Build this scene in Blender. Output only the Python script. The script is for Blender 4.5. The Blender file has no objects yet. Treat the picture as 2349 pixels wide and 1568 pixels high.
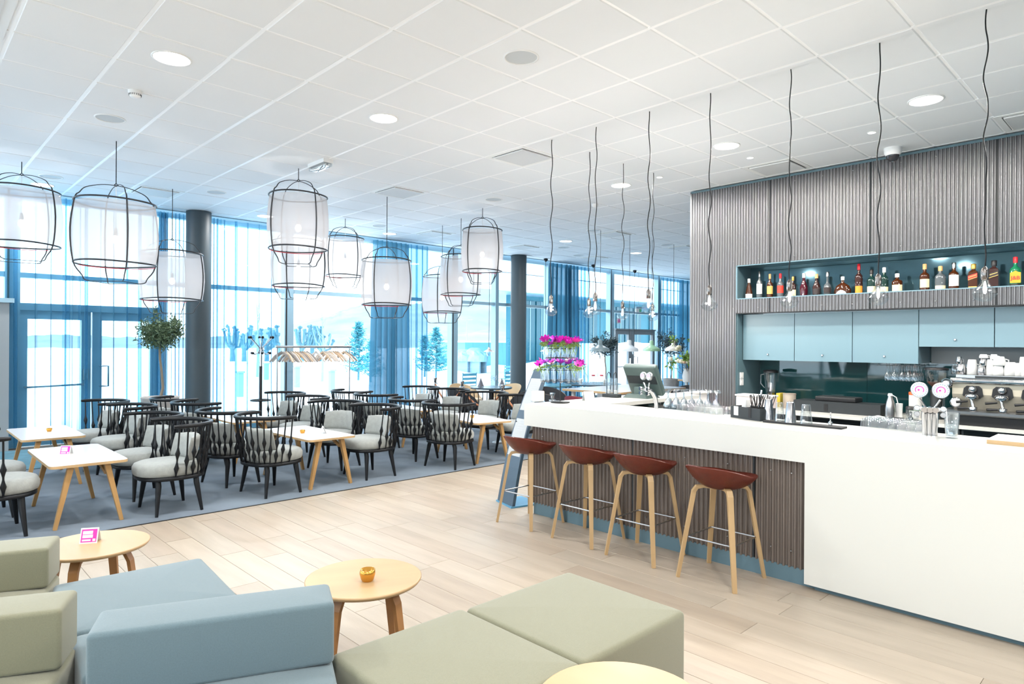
import bpy, math, random
from math import sin, cos, pi, hypot, atan2, radians
from mathutils import Vector, Matrix
random.seed(7)
SC = bpy.context.scene
COL = SC.collection

# ---------------------------------------------------------------- camera
# world: X runs along the window wall, Y along the bar, Z up; the camera stands above the origin
F, YAW, ROL, CX, CY, HC = 1499.2, .8058, -.006, 1174.5, 786.4, 1.5
ZC = HC + 2.0655                                   # ceiling height
FX, FY = cos(YAW), sin(YAW)
cam = bpy.data.objects.new('camera', bpy.data.cameras.new('camera'))
COL.objects.link(cam)
R0, U0 = Vector((FY, -FX, 0)), Vector((0, 0, 1))
cr = R0*cos(ROL) - U0*sin(ROL)
cu = R0*sin(ROL) + U0*cos(ROL)
cb = Vector((-FX, -FY, 0))
cam.matrix_world = Matrix(((cr.x, cu.x, cb.x, 0), (cr.y, cu.y, cb.y, 0), (cr.z, cu.z, cb.z, HC), (0, 0, 0, 1)))
cam.data.sensor_width = 36
cam.data.lens = F/2349*36
cam.data.shift_y = (CY-784)/2349
cam.data.clip_start = .05
cam.data.clip_end = 2000
SC.camera = cam

# ---------------------------------------------------------------- world, light, exposure
SC.view_settings.view_transform = 'Standard'
SC.view_settings.look = 'None'
SC.view_settings.gamma = 1
SC.view_settings.use_curve_mapping = False
SC.view_settings.exposure = 1.22
SC.cycles.max_bounces = 10
SC.cycles.diffuse_bounces = 5
SC.cycles.glossy_bounces = 4
SC.cycles.transmission_bounces = 6
SC.cycles.transparent_max_bounces = 40
SC.cycles.caustics_reflective = False
SC.cycles.caustics_refractive = False
SC.cycles.sample_clamp_indirect = 6
SC.cycles.use_denoising = True
w = bpy.data.worlds.new('world'); SC.world = w; w.use_nodes = True
nt = w.node_tree
bg = nt.nodes['Background']
SKY_STRENGTH = 2.5
g = nt.nodes.new('ShaderNodeTexCoord'); sp = nt.nodes.new('ShaderNodeSeparateXYZ')
rp = nt.nodes.new('ShaderNodeValToRGB')
rp.color_ramp.elements[0].position = .0; rp.color_ramp.elements[0].color = (.86, .95, 1, 1)
rp.color_ramp.elements[1].position = 1; rp.color_ramp.elements[1].color = (.70, .86, 1, 1)
nt.links.new(g.outputs['Generated'], sp.inputs[0]); nt.links.new(sp.outputs['Z'], rp.inputs[0])
nt.links.new(rp.outputs[0], bg.inputs[0])
bg.inputs[1].default_value = SKY_STRENGTH

DOWNLIGHT_W = 29.0
def area(name, loc, size, power, color=(1, .985, .96), rot=(0, 0, 0), shape='DISK', sizey=None):
    l = bpy.data.lights.new(name, 'AREA'); l.energy = power; l.color = color; l.shape = shape; l.size = size
    if sizey: l.size_y = sizey
    o = bpy.data.objects.new(name, l); COL.objects.link(o); o.location = loc; o.rotation_euler = rot
    return o
# unseen lamps added behind and beside the camera to brighten the room
for _x, _y in ((-3.3, -3.2), (-.3, -3.2), (2.7, -3.2), (-3.3, .4), (-.3, .4), (2.1, .4), (4.5, -1.4), (-3.3, 4.0), (-.9, 4.0), (-2.7, 7.6), (6.3, -.24)):
    area('downlight_or_added_beam', (_x, _y, ZC-.03), .24, DOWNLIGHT_W)

# ---------------------------------------------------------------- measuring helpers (a pixel of the photograph -> a point on a real plane)
def ray(px, py):
    x = (px-CX)/F; y = -(py-CY)/F
    r, u = x*cos(ROL)+y*sin(ROL), -x*sin(ROL)+y*cos(ROL)
    return (FX+r*FY, FY-r*FX, u)
def atz(px, py, z=0):
    d = ray(px, py); t = (z-HC)/d[2]; return Vector((d[0]*t, d[1]*t, z))
def atX(px, py, X):
    d = ray(px, py); t = X/d[0]; return Vector((X, d[1]*t, HC+d[2]*t))
def atY(px, py, Y):
    d = ray(px, py); t = Y/d[1]; return Vector((d[0]*t, Y, HC+d[2]*t))
def zat(px, py, X, Y):
    d = ray(px, py); return HC+d[2]*hypot(X, Y)/hypot(d[0], d[1])
def pj(X, Y, Z):
    d = X*FX+Y*FY; r = X*FY-Y*FX
    if d < .1: return (-9999, -9999, d)
    x = r/d; y = (Z-HC)/d
    x, y = x*cos(ROL)-y*sin(ROL), x*sin(ROL)+y*cos(ROL)
    return (CX+F*x, CY-F*y, d)

# ---------------------------------------------------------------- mesh builder
class MB:
    def __init__(s): s.v = []; s.f = []; s.sm = []; s.mi = []
    def add(s, vs, fs, smooth=False, mi=0):
        n = len(s.v); s.v += [tuple(q) for q in vs]
        for f in fs: s.f.append([i+n for i in f]); s.sm.append(smooth); s.mi.append(mi)
        return s
    def xf(s, M):
        s.v = [tuple(M @ Vector(q)) for q in s.v]; return s
    def box(s, a, b, mi=0, M=None):
        x0, y0, z0 = a; x1, y1, z1 = b
        vs = [Vector(q) for q in ((x0, y0, z0), (x1, y0, z0), (x1, y1, z0), (x0, y1, z0), (x0, y0, z1), (x1, y0, z1), (x1, y1, z1), (x0, y1, z1))]
        if M: vs = [M @ q for q in vs]
        return s.add(vs, [(0, 3, 2, 1), (4, 5, 6, 7), (0, 1, 5, 4), (1, 2, 6, 5), (2, 3, 7, 6), (3, 0, 4, 7)], False, mi)
    def loft(s, rings, cap0=True, cap1=True, smooth=True, closed=True, mi=0):
        n = len(rings[0]); vs = [q for r in rings for q in r]; fs = []
        for i in range(len(rings)-1):
            for j in range(n if closed else n-1):
                k = (j+1) % n; fs.append((i*n+j, i*n+k, (i+1)*n+k, (i+1)*n+j))
        s.add(vs, fs, smooth, mi)
        if cap0: s.add(rings[0], [tuple(range(n))[::-1]], False, mi)
        if cap1: s.add(rings[-1], [tuple(range(n))], False, mi)
        return s
    def lathe(s, prof, n=16, c=(0, 0, 0), cap0=True, cap1=True, smooth=True, mi=0, sx=1, sy=1):
        rings = [[(c[0]+r*sx*cos(2*pi*j/n), c[1]+r*sy*sin(2*pi*j/n), c[2]+z) for j in range(n)] for r, z in prof]
        return s.loft(rings, cap0, cap1, smooth, True, mi)
    def tube(s, pts, r, n=6, closed=False, mi=0, smooth=True):
        pts = [Vector(p) for p in pts]; m = len(pts); rings = []; up = None
        for i, p in enumerate(pts):
            if closed: t = pts[(i+1) % m]-pts[i-1]
            else: t = pts[min(i+1, m-1)]-pts[max(i-1, 0)]
            if t.length < 1e-9: t = Vector((0, 0, 1))
            t.normalize()
            if up is None: up = Vector((0, 0, 1)) if abs(t.z) < .9 else Vector((1, 0, 0))
            a = t.cross(up)
            if a.length < 1e-6: a = t.orthogonal()
            a.normalize(); b = a.cross(t); up = b
            rr = r[i] if isinstance(r, (list, tuple)) else r
            rings.append([p+a*rr*cos(2*pi*j/n)+b*rr*sin(2*pi*j/n) for j in range(n)])
        if closed: rings.append(rings[0])
        return s.loft(rings, not closed, not closed, smooth, True, mi)
    def strip(s, pts, w, t, side, mi=0):
        "a bar of rectangular section w (along side) by t following pts"
        pts = [Vector(p) for p in pts]; m = len(pts); rings = []; side = Vector(side).normalized()
        for i, p in enumerate(pts):
            d = (pts[min(i+1, m-1)]-pts[max(i-1, 0)]).normalized(); nn = d.cross(side).normalized()
            ww = w[i] if isinstance(w, (list, tuple)) else w
            tt = t[i] if isinstance(t, (list, tuple)) else t
            rings.append([p+side*ww/2+nn*tt/2, p-side*ww/2+nn*tt/2, p-side*ww/2-nn*tt/2, p+side*ww/2-nn*tt/2])
        return s.loft(rings, True, True, False, True, mi)
    def prism(s, poly, z0, z1, mi=0):
        return s.loft([[(x, y, z0) for x, y in poly], [(x, y, z1) for x, y in poly]], smooth=False, mi=mi)
    def ico(s, c, r, mi=0, n=8, m=6, sz=1):
        prof = [(r*sin(pi*i/m), -r*sz*cos(pi*i/m)) for i in range(m+1)]
        prof[0] = (r*.02, -r*sz); prof[-1] = (r*.02, r*sz)
        return s.lathe(prof, n, c, mi=mi)
    def quad(s, a, b, c, d, mi=0): return s.add([a, b, c, d], [(0, 1, 2, 3)], False, mi)
    def mesh(s, name, mats):
        me = bpy.data.meshes.new(name); me.from_pydata(s.v, [], s.f)
        if not isinstance(mats, (list, tuple)): mats = [mats]
        for m in mats: me.materials.append(m)
        me.polygons.foreach_set('use_smooth', s.sm)
        if len(mats) > 1: me.polygons.foreach_set('material_index', s.mi)
        me.update(); return me
    def build(s, name, mats, parent=None, loc=None, **kw):
        o = bpy.data.objects.new(name, s.mesh(name, mats)); COL.objects.link(o)
        if parent: o.parent = parent
        if loc: o.location = loc
        for k, v in kw.items(): o[k] = v
        return o

def smooth(P, w, k=4):
    P = [Vector(p) for p in P]; n = len(P)-1; Q = []; W = []
    for i in range(n):
        p0, p1, p2, p3 = P[max(0, i-1)], P[i], P[i+1], P[min(n, i+2)]
        for j in range(k):
            s = j/k; Q.append(.5*((2*p1)+(p2-p0)*s+(2*p0-5*p1+4*p2-p3)*s*s+(3*p1-p0-3*p2+p3)*s**3)); W.append(w[i]+(w[i+1]-w[i])*s)
    return Q+[P[-1]], W+[w[-1]]

def empty(name, loc=(0, 0, 0), rz=0, label=None, cat=None, group=None, kind=None, scale=None):
    o = bpy.data.objects.new(name, None); COL.objects.link(o); o.empty_display_size = .1
    o.location = loc; o.rotation_euler = (0, 0, rz)
    if scale: o.scale = (scale,)*3
    return tag(o, label, cat, group, kind)
def tag(o, label=None, cat=None, group=None, kind=None):
    if label: o['label'] = label
    if cat: o['category'] = cat
    if group: o['group'] = group
    if kind: o['kind'] = kind
    return o
def inst(src, name, parent=None, loc=(0, 0, 0), rot=(0, 0, 0), scale=None):
    "another object on the same mesh"
    o = bpy.data.objects.new(name, src.data); COL.objects.link(o); o.parent = parent; o.location = loc; o.rotation_euler = rot
    if scale: o.scale = scale
    return o
def kids(o): return [c for c in KID.get(o.name, [])]
KID = {}
def copy_tree(o, loc=None, rz=None, label=None, group=None, parent=None):
    c = o.copy(); COL.objects.link(c); c.parent = parent
    for ch in list(o.children): copy_tree(ch, parent=c)
    if loc is not None: c.location = loc
    if rz is not None: c.rotation_euler = (0, 0, rz)
    if label: c['label'] = label
    if group: c['group'] = group
    return c
def hide_proto(o): pass

# ---------------------------------------------------------------- materials
def mat(name, col, rough=.5, metal=0, spec=.5, var=0, vscale=8, bump=0, bscale=60, coat=0, alpha=None, emit=None, estr=1, vcol=None, stretch=None, trans=0, ior=1.45, sheen=0):
    m = bpy.data.materials.new(name); m.use_nodes = True; n = m.node_tree; b = n.nodes['Principled BSDF']
    b.inputs['Base Color'].default_value = (*col, 1); b.inputs['Roughness'].default_value = rough
    b.inputs['Metallic'].default_value = metal; b.inputs['Specular IOR Level'].default_value = spec
    b.inputs['IOR'].default_value = ior
    if coat: b.inputs['Coat Weight'].default_value = coat; b.inputs['Coat Roughness'].default_value = .08
    if trans: b.inputs['Transmission Weight'].default_value = trans
    if sheen: b.inputs['Sheen Weight'].default_value = sheen
    if emit: b.inputs['Emission Color'].default_value = (*emit, 1); b.inputs['Emission Strength'].default_value = estr
    if var or bump:
        tc = n.nodes.new('ShaderNodeTexCoord'); mp = n.nodes.new('ShaderNodeMapping'); n.links.new(tc.outputs['Object'], mp.inputs[0])
        if stretch: mp.inputs['Scale'].default_value = stretch
    if var:
        t = n.nodes.new('ShaderNodeTexNoise'); t.inputs['Scale'].default_value = vscale; t.inputs['Detail'].default_value = 6
        n.links.new(mp.outputs[0], t.inputs[0])
        mx = n.nodes.new('ShaderNodeMix'); mx.data_type = 'RGBA'
        c2 = vcol or tuple(c*(1-var) for c in col)
        r = n.nodes.new('ShaderNodeMapRange'); r.inputs[1].default_value = .3; r.inputs[2].default_value = .7
        n.links.new(t.outputs[0], r.inputs[0]); n.links.new(r.outputs[0], mx.inputs[0])
        mx.inputs[6].default_value = (*col, 1); mx.inputs[7].default_value = (*c2, 1)
        n.links.new(mx.outputs[2], b.inputs['Base Color'])
    if bump:
        t = n.nodes.new('ShaderNodeTexNoise'); t.inputs['Scale'].default_value = bscale; t.inputs['Detail'].default_value = 3
        n.links.new(mp.outputs[0], t.inputs[0]); bp = n.nodes.new('ShaderNodeBump'); bp.inputs['Strength'].default_value = bump; bp.inputs['Distance'].default_value = .004
        n.links.new(t.outputs[0], bp.inputs['Height']); n.links.new(bp.outputs[0], b.inputs['Normal'])
    return m
def thin(name, col, tcol=(1, 1, 1), a=.1, rough=.02, spec=True, transl=None, edge=0):
    "thin see-through sheet: transparent mixed with a glossy or cloth layer"
    m = bpy.data.materials.new(name); m.use_nodes = True; n = m.node_tree; n.nodes.clear()
    o = n.nodes.new('ShaderNodeOutputMaterial'); mx = n.nodes.new('ShaderNodeMixShader'); t = n.nodes.new('ShaderNodeBsdfTransparent')
    t.inputs[0].default_value = (*tcol, 1)
    if transl is None:
        g = n.nodes.new('ShaderNodeBsdfGlossy'); g.inputs['Color'].default_value = (*col, 1); g.inputs['Roughness'].default_value = rough
        top = g.outputs[0]
        lw = n.nodes.new('ShaderNodeLayerWeight'); lw.inputs[0].default_value = .25
        mr = n.nodes.new('ShaderNodeMapRange'); mr.inputs[3].default_value = a; mr.inputs[4].default_value = min(1, a*6)
        n.links.new(lw.outputs['Facing'], mr.inputs[0]); n.links.new(mr.outputs[0], mx.inputs[0])
    else:
        lw = n.nodes.new('ShaderNodeLayerWeight'); lw.inputs[0].default_value = .5
        mr = n.nodes.new('ShaderNodeMapRange'); mr.inputs[1].default_value = .25; mr.inputs[2].default_value = .85; mr.inputs[3].default_value = a; mr.inputs[4].default_value = max(a, edge)
        n.links.new(lw.outputs['Facing'], mr.inputs[0]); n.links.new(mr.outputs[0], mx.inputs[0])
        d = n.nodes.new('ShaderNodeBsdfDiffuse'); d.inputs[0].default_value = (*col, 1)
        tl = n.nodes.new('ShaderNodeBsdfTranslucent'); tl.inputs[0].default_value = (*transl, 1)
        m2 = n.nodes.new('ShaderNodeMixShader'); m2.inputs[0].default_value = .5
        n.links.new(d.outputs[0], m2.inputs[1]); n.links.new(tl.outputs[0], m2.inputs[2]); top = m2.outputs[0]
    n.links.new(t.outputs[0], mx.inputs[1]); n.links.new(top, mx.inputs[2]); n.links.new(mx.outputs[0], o.inputs[0])
    return m

M = {}
M['ceil'] = mat('ceiling tile', (.825, .84, .86), .9, bump=.15, bscale=250)
M['grid'] = mat('white grid metal', (.97, .97, .98), .4)
M['white'] = mat('white paint', (.85, .85, .84), .5)
M['whitegloss'] = mat('white lacquer', (.86, .86, .84), .15)
M['corian'] = mat('white bar stone', (.60, .595, .56), .25)
M['plastic'] = mat('white plastic', (.8, .8, .8), .4)
M['dark'] = mat('charcoal', (.022, .027, .031), .5)
M['black'] = mat('black lacquered wood', (.006, .007, .009), .38, spec=.3, bump=.1, bscale=90)
M['blackmetal'] = mat('black metal', (.015, .015, .017), .4)
M['rubber'] = mat('black rubber', (.02, .02, .022), .7)
M['steel'] = mat('brushed steel', (.40, .40, .41), .28, 1)
M['chrome'] = mat('chrome', (.55, .55, .57), .08, 1)
M['corr'] = mat('galvanised corrugated metal', (.235, .235, .245), .36, .75, var=.07, vscale=1.5)
M['corrfront'] = mat('brown grey corrugated metal', (.20, .165, .145), .45, .5, var=.08, vscale=1.5)
M['kick'] = mat('blue grey kick board', (.10, .17, .21), .45)
M['cab'] = mat('blue grey cabinet laminate', (.15, .25, .30), .3)
M['cabdark'] = mat('dark blue grey laminate', (.10, .17, .20), .35)
M['splash'] = mat('dark green back painted glass', (.012, .055, .06), .04, spec=.8)
M['shelfglass'] = mat('dark teal mirror glass', (.06, .13, .16), .06, .55)
M['frame'] = mat('bloom tinted aluminium', (.26, .40, .49), .4, .1)  # blue of the window bloom is mixed into the grey metal colour
M['portal'] = mat('grey lacquered panel', (.26, .29, .31), .5)
M['column'] = mat('dark grey column', (.042, .060, .072), .5, bump=.1, bscale=120)
M['curtain'] = mat('blue curtain', (.10, .27, .38), .8)
M['pane'] = thin('window glass', (.9, .95, 1), (.95, .985, 1), .03)
M['sheer'] = thin('blue sheer curtain', (.12, .28, .38), (.64, .83, .93), .18, transl=(.09, .26, .38), edge=.9)
M['drape'] = thin('dense blue curtain', (.07, .20, .30), (.8, .9, 1), .93, transl=(.05, .17, .26))
M['carpet'] = mat('grey blue carpet', (.18, .22, .27), .95, var=.3, vscale=2.2, bump=.6, bscale=400)
M['mat'] = mat('blue entrance mat', (.10, .22, .28), .95, var=.3, vscale=5, bump=.6, bscale=300)
M['seam'] = mat('dark joint', (.17, .13, .10), .8)
M['woodlight'] = mat('oiled oak', (.50, .335, .17), .42, var=.25, vscale=6, stretch=(1, 1, .12))
M['woodtable'] = mat('oak table legs', (.42, .24, .09), .42, var=.3, vscale=7, stretch=(1, 1, .15))
M['woodtop'] = mat('pale oak veneer', (.52, .34, .175), .38, var=.18, vscale=5, stretch=(1, .12, 1))
M['woodleg'] = mat('bent oak legs', (.36, .17, .06), .4, var=.25, vscale=7, stretch=(1, 1, .15))
M['lam'] = mat('white laminate', (.78, .75, .74), .16)
M['cush'] = mat('grey wool cushion', (.31, .325, .31), .95, var=.16, vscale=30, bump=.5, bscale=220, sheen=.3)
M['leather'] = mat('cognac leather', (.115, .017, .008), .36, var=.3, vscale=14, bump=.25, bscale=180)
M['green'] = mat('sage green wool', (.215, .21, .14), .95, var=.1, vscale=200, bump=.35, bscale=500, sheen=.3)
M['blue'] = mat('dusty blue wool', (.125, .18, .205), .95, var=.1, vscale=200, bump=.35, bscale=500, sheen=.3)
M['brass'] = mat('amber brass', (.65, .33, .06), .22, .8)
M['pink'] = mat('magenta print', (.62, .03, .38), .5)
M['pinkl'] = mat('pale pink print', (.9, .6, .8), .5)
M['card'] = mat('white card', (.70, .70, .69), .6)
M['snow'] = mat('snow', (.9, .93, .95), .8)
M['lamp_on'] = mat('lit lens', (1, 1, 1), .5, emit=(1, .98, .95), estr=6)
M['bulb_on'] = mat('glowing bulb', (1, 1, 1), .5, emit=(1, .90, .76), estr=4)
M['shade'] = thin('white gauze shade', (.58, .57, .58), (1, 1, 1), .66, transl=(.50, .49, .50))
M['bamboo'] = mat('black bamboo', (.02, .02, .024), .4)
M['redwire'] = mat('red wrapped cane', (.45, .04, .06), .6)
M['glass'] = thin('clear glass', (.95, .97, 1), (.90, .93, .94), .13)
M['bulbglass'] = thin('faceted glass', (.8, .84, .86), (.90, .92, .93), .06, rough=.0)
M['sockmetal'] = mat('dark nickel', (.22, .20, .19), .25, 1)
M['grille'] = mat('vent grille', (.66, .67, .68), .6)
M['speaker'] = mat('speaker grille', (.55, .58, .60), .7)
M['soil'] = mat('potting soil', (.05, .035, .025), .9)
M['pot'] = mat('concrete pot', (.38, .36, .34), .85, var=.15, bump=.3, bscale=50)
M['bark'] = mat('olive bark', (.20, .17, .13), .9, bump=.5, bscale=80)
M['leaf'] = mat('olive leaf', (.04, .085, .05), .6, var=.45, vscale=14, vcol=(.13, .19, .10))
M['leafdark'] = mat('dark shrub leaf', (.04, .07, .08), .6)
M['leafg'] = mat('fresh green leaf', (.25, .42, .08), .6, var=.4, vscale=40)
M['conifer'] = mat('daylight tinted conifer', (.02, .22, .28), .8, var=.5, vscale=6, vcol=(.10, .40, .48))  # cyan cast of the overbright daylight is put into the needle colour
M['winterbark'] = mat('pollard bark', (.05, .16, .21), .9, var=.5, vscale=4, vcol=(.14, .26, .32))  # bark carries the same painted cyan daylight cast
# ================================================================ THE SETTING
def in_view(X, Y, Z, m=60):
    x, y, d = pj(X, Y, Z)
    return d > .3 and -m < x < 2349+m and -m < y < 1568+m
# ---- ceiling: 600 mm tiles in a T-bar grid
TX, TY, T = .6009, 4.8612, .6
ceiling = MB().box((-6, -6, ZC+.05), (22, 11.14, ZC+.12)).build('ceiling', M['white'], None, kind='structure')
cellof = lambda x, y: (int(math.floor((x-TX)/T)), int(math.floor((y-TY)/T)))
ccen = lambda i, j: (TX+T*(i+.5), TY+T*(j+.5))
VENTS = [(5.10, 5.17), (5.09, 7.56), (7.48, 3.34), (7.44, 1.14), (2.70, 9.83), (7.44, 9.87), (9.91, 7.54), (9.84, 9.93), (12.2, 7.56), (12.2, 9.8)]
vcells = {cellof(*v) for v in VENTS}
tile = MB()
h = .289
tile.loft([[(-h, -h, .02), (h, -h, .02), (h, h, .02), (-h, h, .02)], [(-h, -h, .004), (h, -h, .004), (h, h, .004), (-h, h, .004)], [(-h+.006, -h+.006, 0), (h-.006, -h+.006, 0), (h-.006, h-.006, 0), (-h+.006, h-.006, 0)]], smooth=False)
tmesh = tile.mesh('ceiling_tile', M['ceil'])
rest = MB(); cells = []
for i in range(-11, 36):
    for j in range(-18, 11):
        x, y = ccen(i, j)
        if y-.289 > 11.1 or x > 22: continue
        if (i, j) in vcells: continue
        hidden = x > 7.9 and y < 4.6
        v = in_view(x, y, ZC) and not hidden
        cells.append((0 if v else 1, hypot(x, y), i, j))
cells.sort()
for k, (v, d, i, j) in enumerate(cells):
    x, y = ccen(i, j); top = min(y+.289, 11.13)
    if v == 0 and k < 299 and top == y+.289:
        o = bpy.data.objects.new('ceiling_tile', tmesh); COL.objects.link(o); o.parent = ceiling; o.location = (x, y, ZC-.006+random.uniform(-.0015, .0015))
    else:
        rest.box((x-.289, y-.289, ZC-.006), (x+.289, top, ZC+.014))
rest.build('ceiling_tile', M['ceil'], ceiling, kind='stuff')
run = MB()
for i in range(-11, 37): run.box((TX+T*i-.014, -6, ZC-.004), (TX+T*i+.014, 11.13, ZC+.03))
for j in range(-18, 11): run.box((-6, TY+T*j-.012, ZC-.001), (22, TY+T*j+.012, ZC+.03))
run.build('grid_runner', M['grid'], ceiling, kind='stuff')
# ---- floor: oak planks along Y, then carpet
floor = MB().box((-6, -6, -.15), (22, 11.5, -.012)).build('floor', M['seam'], None, kind='structure')
PL = []
for k, (c, c2) in enumerate((((.42, .355, .285), (.28, .225, .17)), ((.395, .325, .255), (.26, .21, .16)), ((.44, .375, .30), (.31, .25, .19)), ((.41, .35, .28), (.27, .225, .175)))):
    m = mat('oak plank', c, .38, var=.5, vscale=2.4, vcol=tuple((p_+q_)/2 for p_, q_ in zip(c, c2)), bump=.12, bscale=40, stretch=(6, .7, 1)); PL.append(m)
pw, pl = .189, 1.25
CARP_Y = 5.93
pm = []
for m in PL:
    b = MB(); e = .0012
    b.loft([[(e, e, -.011), (pw-e, e, -.011), (pw-e, pl-e, -.011), (e, pl-e, -.011)], [(e, e, -.001), (pw-e, e, -.001), (pw-e, pl-e, -.001), (e, pl-e, -.001)], [(e+.001, e+.001, 0), (pw-e-.001, e+.001, 0), (pw-e-.001, pl-e-.001, 0), (e+.001, pl-e-.001, 0)]], smooth=False)
    pm.append(b.mesh('plank', m))
prest = [MB() for _ in PL]; rng = random.Random(3)
allp = []
for i in range(-32, 116):
    off = rng.random()*pl
    y = -6-off; x = i*pw
    if x > 4.0: y = 3.5-off
    while y < CARP_Y:
        y1 = min(y+pl, CARP_Y); vis = in_view(x+pw/2, (max(y, -6)+y1)/2, 0, 120) and x < 4.2
        allp.append((0 if vis and y1-y > pl-.001 else 1, hypot(x, y), x, y, y1)); y += pl
allp.sort(); cnt = 0
for v, d, x, y, y1 in allp:
    k = rng.randrange(len(PL))
    if v == 0 and cnt < 295:
        o = bpy.data.objects.new('plank', pm[k]); COL.objects.link(o); o.parent = floor; o.location = (x, y, 0); cnt += 1
    else: prest[k].box((x+.0012, y+.0012, -.011), (x+pw-.0012, y1-.0012, 0))
for k, b in enumerate(prest): b.build('plank', PL[k], floor, kind='stuff')
MB().box((4.2, -6, -.011), (22, 3.4, -.002)).build('bar_floor_tiles', M['kick'], floor)
carpet = MB().box((-5.97, CARP_Y+.008, -.011), (21.85, 10.99, .004)).build('carpet', M['carpet'], None)
tag(carpet, 'grey blue wall to wall carpet under the cafe tables and spindle chairs', 'carpet')
MB().box((-5.97, CARP_Y-.004, -.011), (21.85, CARP_Y+.008, .006)).build('edge_strip', M['blackmetal'], carpet)
tag(MB().box((-3, 9.3, .004), (3.3, 11.0, .012)).build('entrance_mat', M['mat'], None), 'blue entrance mat inside the glazed door on the left', 'mat')

# ---- window wall at Y = YW
YW = 11.38
def wx(px): return atY(px, 700, YW-.04).x
glazing = MB()
bounds = [-4, wx(28), wx(442), wx(661), wx(900), wx(1041), wx(1138), wx(1188), wx(1258), wx(1402), wx(1511), wx(1586)+.3, 22]
ztr = 2.41
def mull(parent, x, w=.09, d=.16, z0=0, z1=3.6): return MB().box((x-w/2, YW-d/2, z0), (x+w/2, YW+d/2, z1)).build('mullion', M['frame'], parent)
for k in range(len(bounds)-1):
    a, b = bounds[k], bounds[k+1]
    W = empty('window_%d' % (k+1), ((a+b)/2, YW, 0), kind='structure'); W.location = (0, 0, 0)
    x = b
    if k < len(bounds)-2:
        wide = .17 if k in (0, 2, 4, 8, 9) else .1
        mull(W, b, wide)
        if wide > .15: MB().box((b-.012-.05, YW-.085, 0), (b+.012-.05, YW-.075, 3.6)).build('gasket', M['blackmetal'], W)
    MB().box((a, YW-.06, ztr-.035), (b, YW+.06, ztr+.035)).build('transom', M['frame'], W)
    MB().box((a, YW-.06, 3.47), (b, YW+.06, 3.6)).build('head_rail', M['frame'], W)
    MB().box((a, YW-.004, ztr+.035), (b, YW+.004, 3.47)).build('pane', M['pane'], W)
    if k not in (1, 9):
        MB().box((a, YW-.06, 0), (b, YW+.06, .09)).build('sill_rail', M['frame'], W)
        MB().box((a, YW-.004, .09), (b, YW+.004, ztr-.035)).build('pane', M['pane'], W)
def door(n, xa, xb, xm, zt, zg, dark, handle_right=True):
    D = empty('door_%d' % n, (0, 0, 0), kind='structure'); m = dark
    MB().box((xa, YW-.07, zg+.12), (xb, YW+.07, zt)).build('door_head', m, D)
    MB().box((xa-.0, YW-.004, zt), (xb, YW+.004, ztr-.035)).build('pane', M['pane'], D)
    for a, b in ((xa, xm), (xm, xb)):
        L = MB(); fw = .13
        L.box((a+.01, YW-.04, .01), (a+fw, YW+.04, zg+.12)).box((b-fw, YW-.04, .01), (b-.01, YW+.04, zg+.12)).box((a+fw, YW-.04, zg), (b-fw, YW+.04, zg+.12)).box((a+fw, YW-.04, .01), (b-fw, YW+.04, .16))
        leaf = L.build('door_leaf', m, D)
        MB().box((a+fw, YW-.004, .16), (b-fw, YW+.004, zg)).build('pane', M['pane'], leaf)
    MB().tube([(xa+.1, YW-.06, .84), (xa+.1, YW-.12, .84), (xm-.1, YW-.12, .86), (xm-.1, YW-.06, .86)], .014, 8).build('push_bar', M['steel'], D)
    MB().tube([(xm+.1, YW-.05, .82), (xm+.20, YW-.12, .82), (xm+.20, YW-.12, 1.12), (xm+.1, YW-.05, 1.12)], .014, 8).build('pull_handle', M['steel'], D)
    MB().box((xm-.11, YW-.1, .92), (xm-.05, YW-.05, 1.08)).build('lock_case', M['steel'], D)
    return D
door(1, wx(37), wx(366), wx(211), 2.02, 1.80, M['frame'])
door(2, wx(1412), wx(1503), wx(1449), 1.93, 1.77, M['portal'])
# grey portal panel left of the door
P = MB().box((-2.5, 11.0, 0), (wx(20)-.03, 11.25, 2.0)).build('wall_left', M['portal'], None, kind='structure')
MB().box((1.05, 10.985, .02), (1.062, 11.0, 1.98)).build('panel_joint', M['dark'], P)
MB().box((-2.5, 10.96, 2.0), (wx(20)+.02, 11.27, 2.06)).build('cap', M['frame'], P)
# ---- curtains
def curtain(px0, px1, pitch, amp, m, label, seed, y0=None, z1=3.52, flare=0, fold=.42):
    r = random.Random(seed); yb = y0 or 11.19
    a, b = atY(px0, 700, yb).x, atY(px1, 700, yb).x
    xs = []; x = a; ph = 0
    n = max(12, int((b-a)/pitch*16)); 
    mb = MB(); rows = [.02, .6, 1.4, 2.4, z1]; R = []
    phs = []; p = 0
    for i in range(n+1):
        phs.append(p); p += 2*pi/16*r.uniform(.5, 1.5)
    cyc = [r.random() for _ in range(int(phs[-1]/pi)+3)]
    amps = [amp*(.6+.6*cyc[int(q/pi)]) for q in phs]; lam = [.25+.75*(cyc[int(q/pi)]*(1-(q/pi) % 1)+cyc[int(q/pi)+1]*((q/pi) % 1))**2 for q in phs]
    for z in rows:
        row = []
        for i in range(n+1):
            t = i/n; x = a+(b-a)*t + (flare*(t-.5)*(1-z/3.5)) + fold*pitch*lam[i]*sin(phs[i]+.10*z)
            row.append((x, yb+amps[i]*cos(phs[i]*1.0+.15*z), z))
        R.append(row)
    mb.loft(R, False, False, True, closed=False)
    o = mb.build('curtain', m, None); tag(o, label, 'curtain', None); return o
curtain(-30, 150, .20, .035, M['sheer'], 'blue sheer curtain hanging over the left leaf of the glazed door', 1)
curtain(143, 180, .08, .03, M['sheer'], 'narrow bunched sheer curtain across the middle of the glazed door', 2, y0=11.14)
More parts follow.
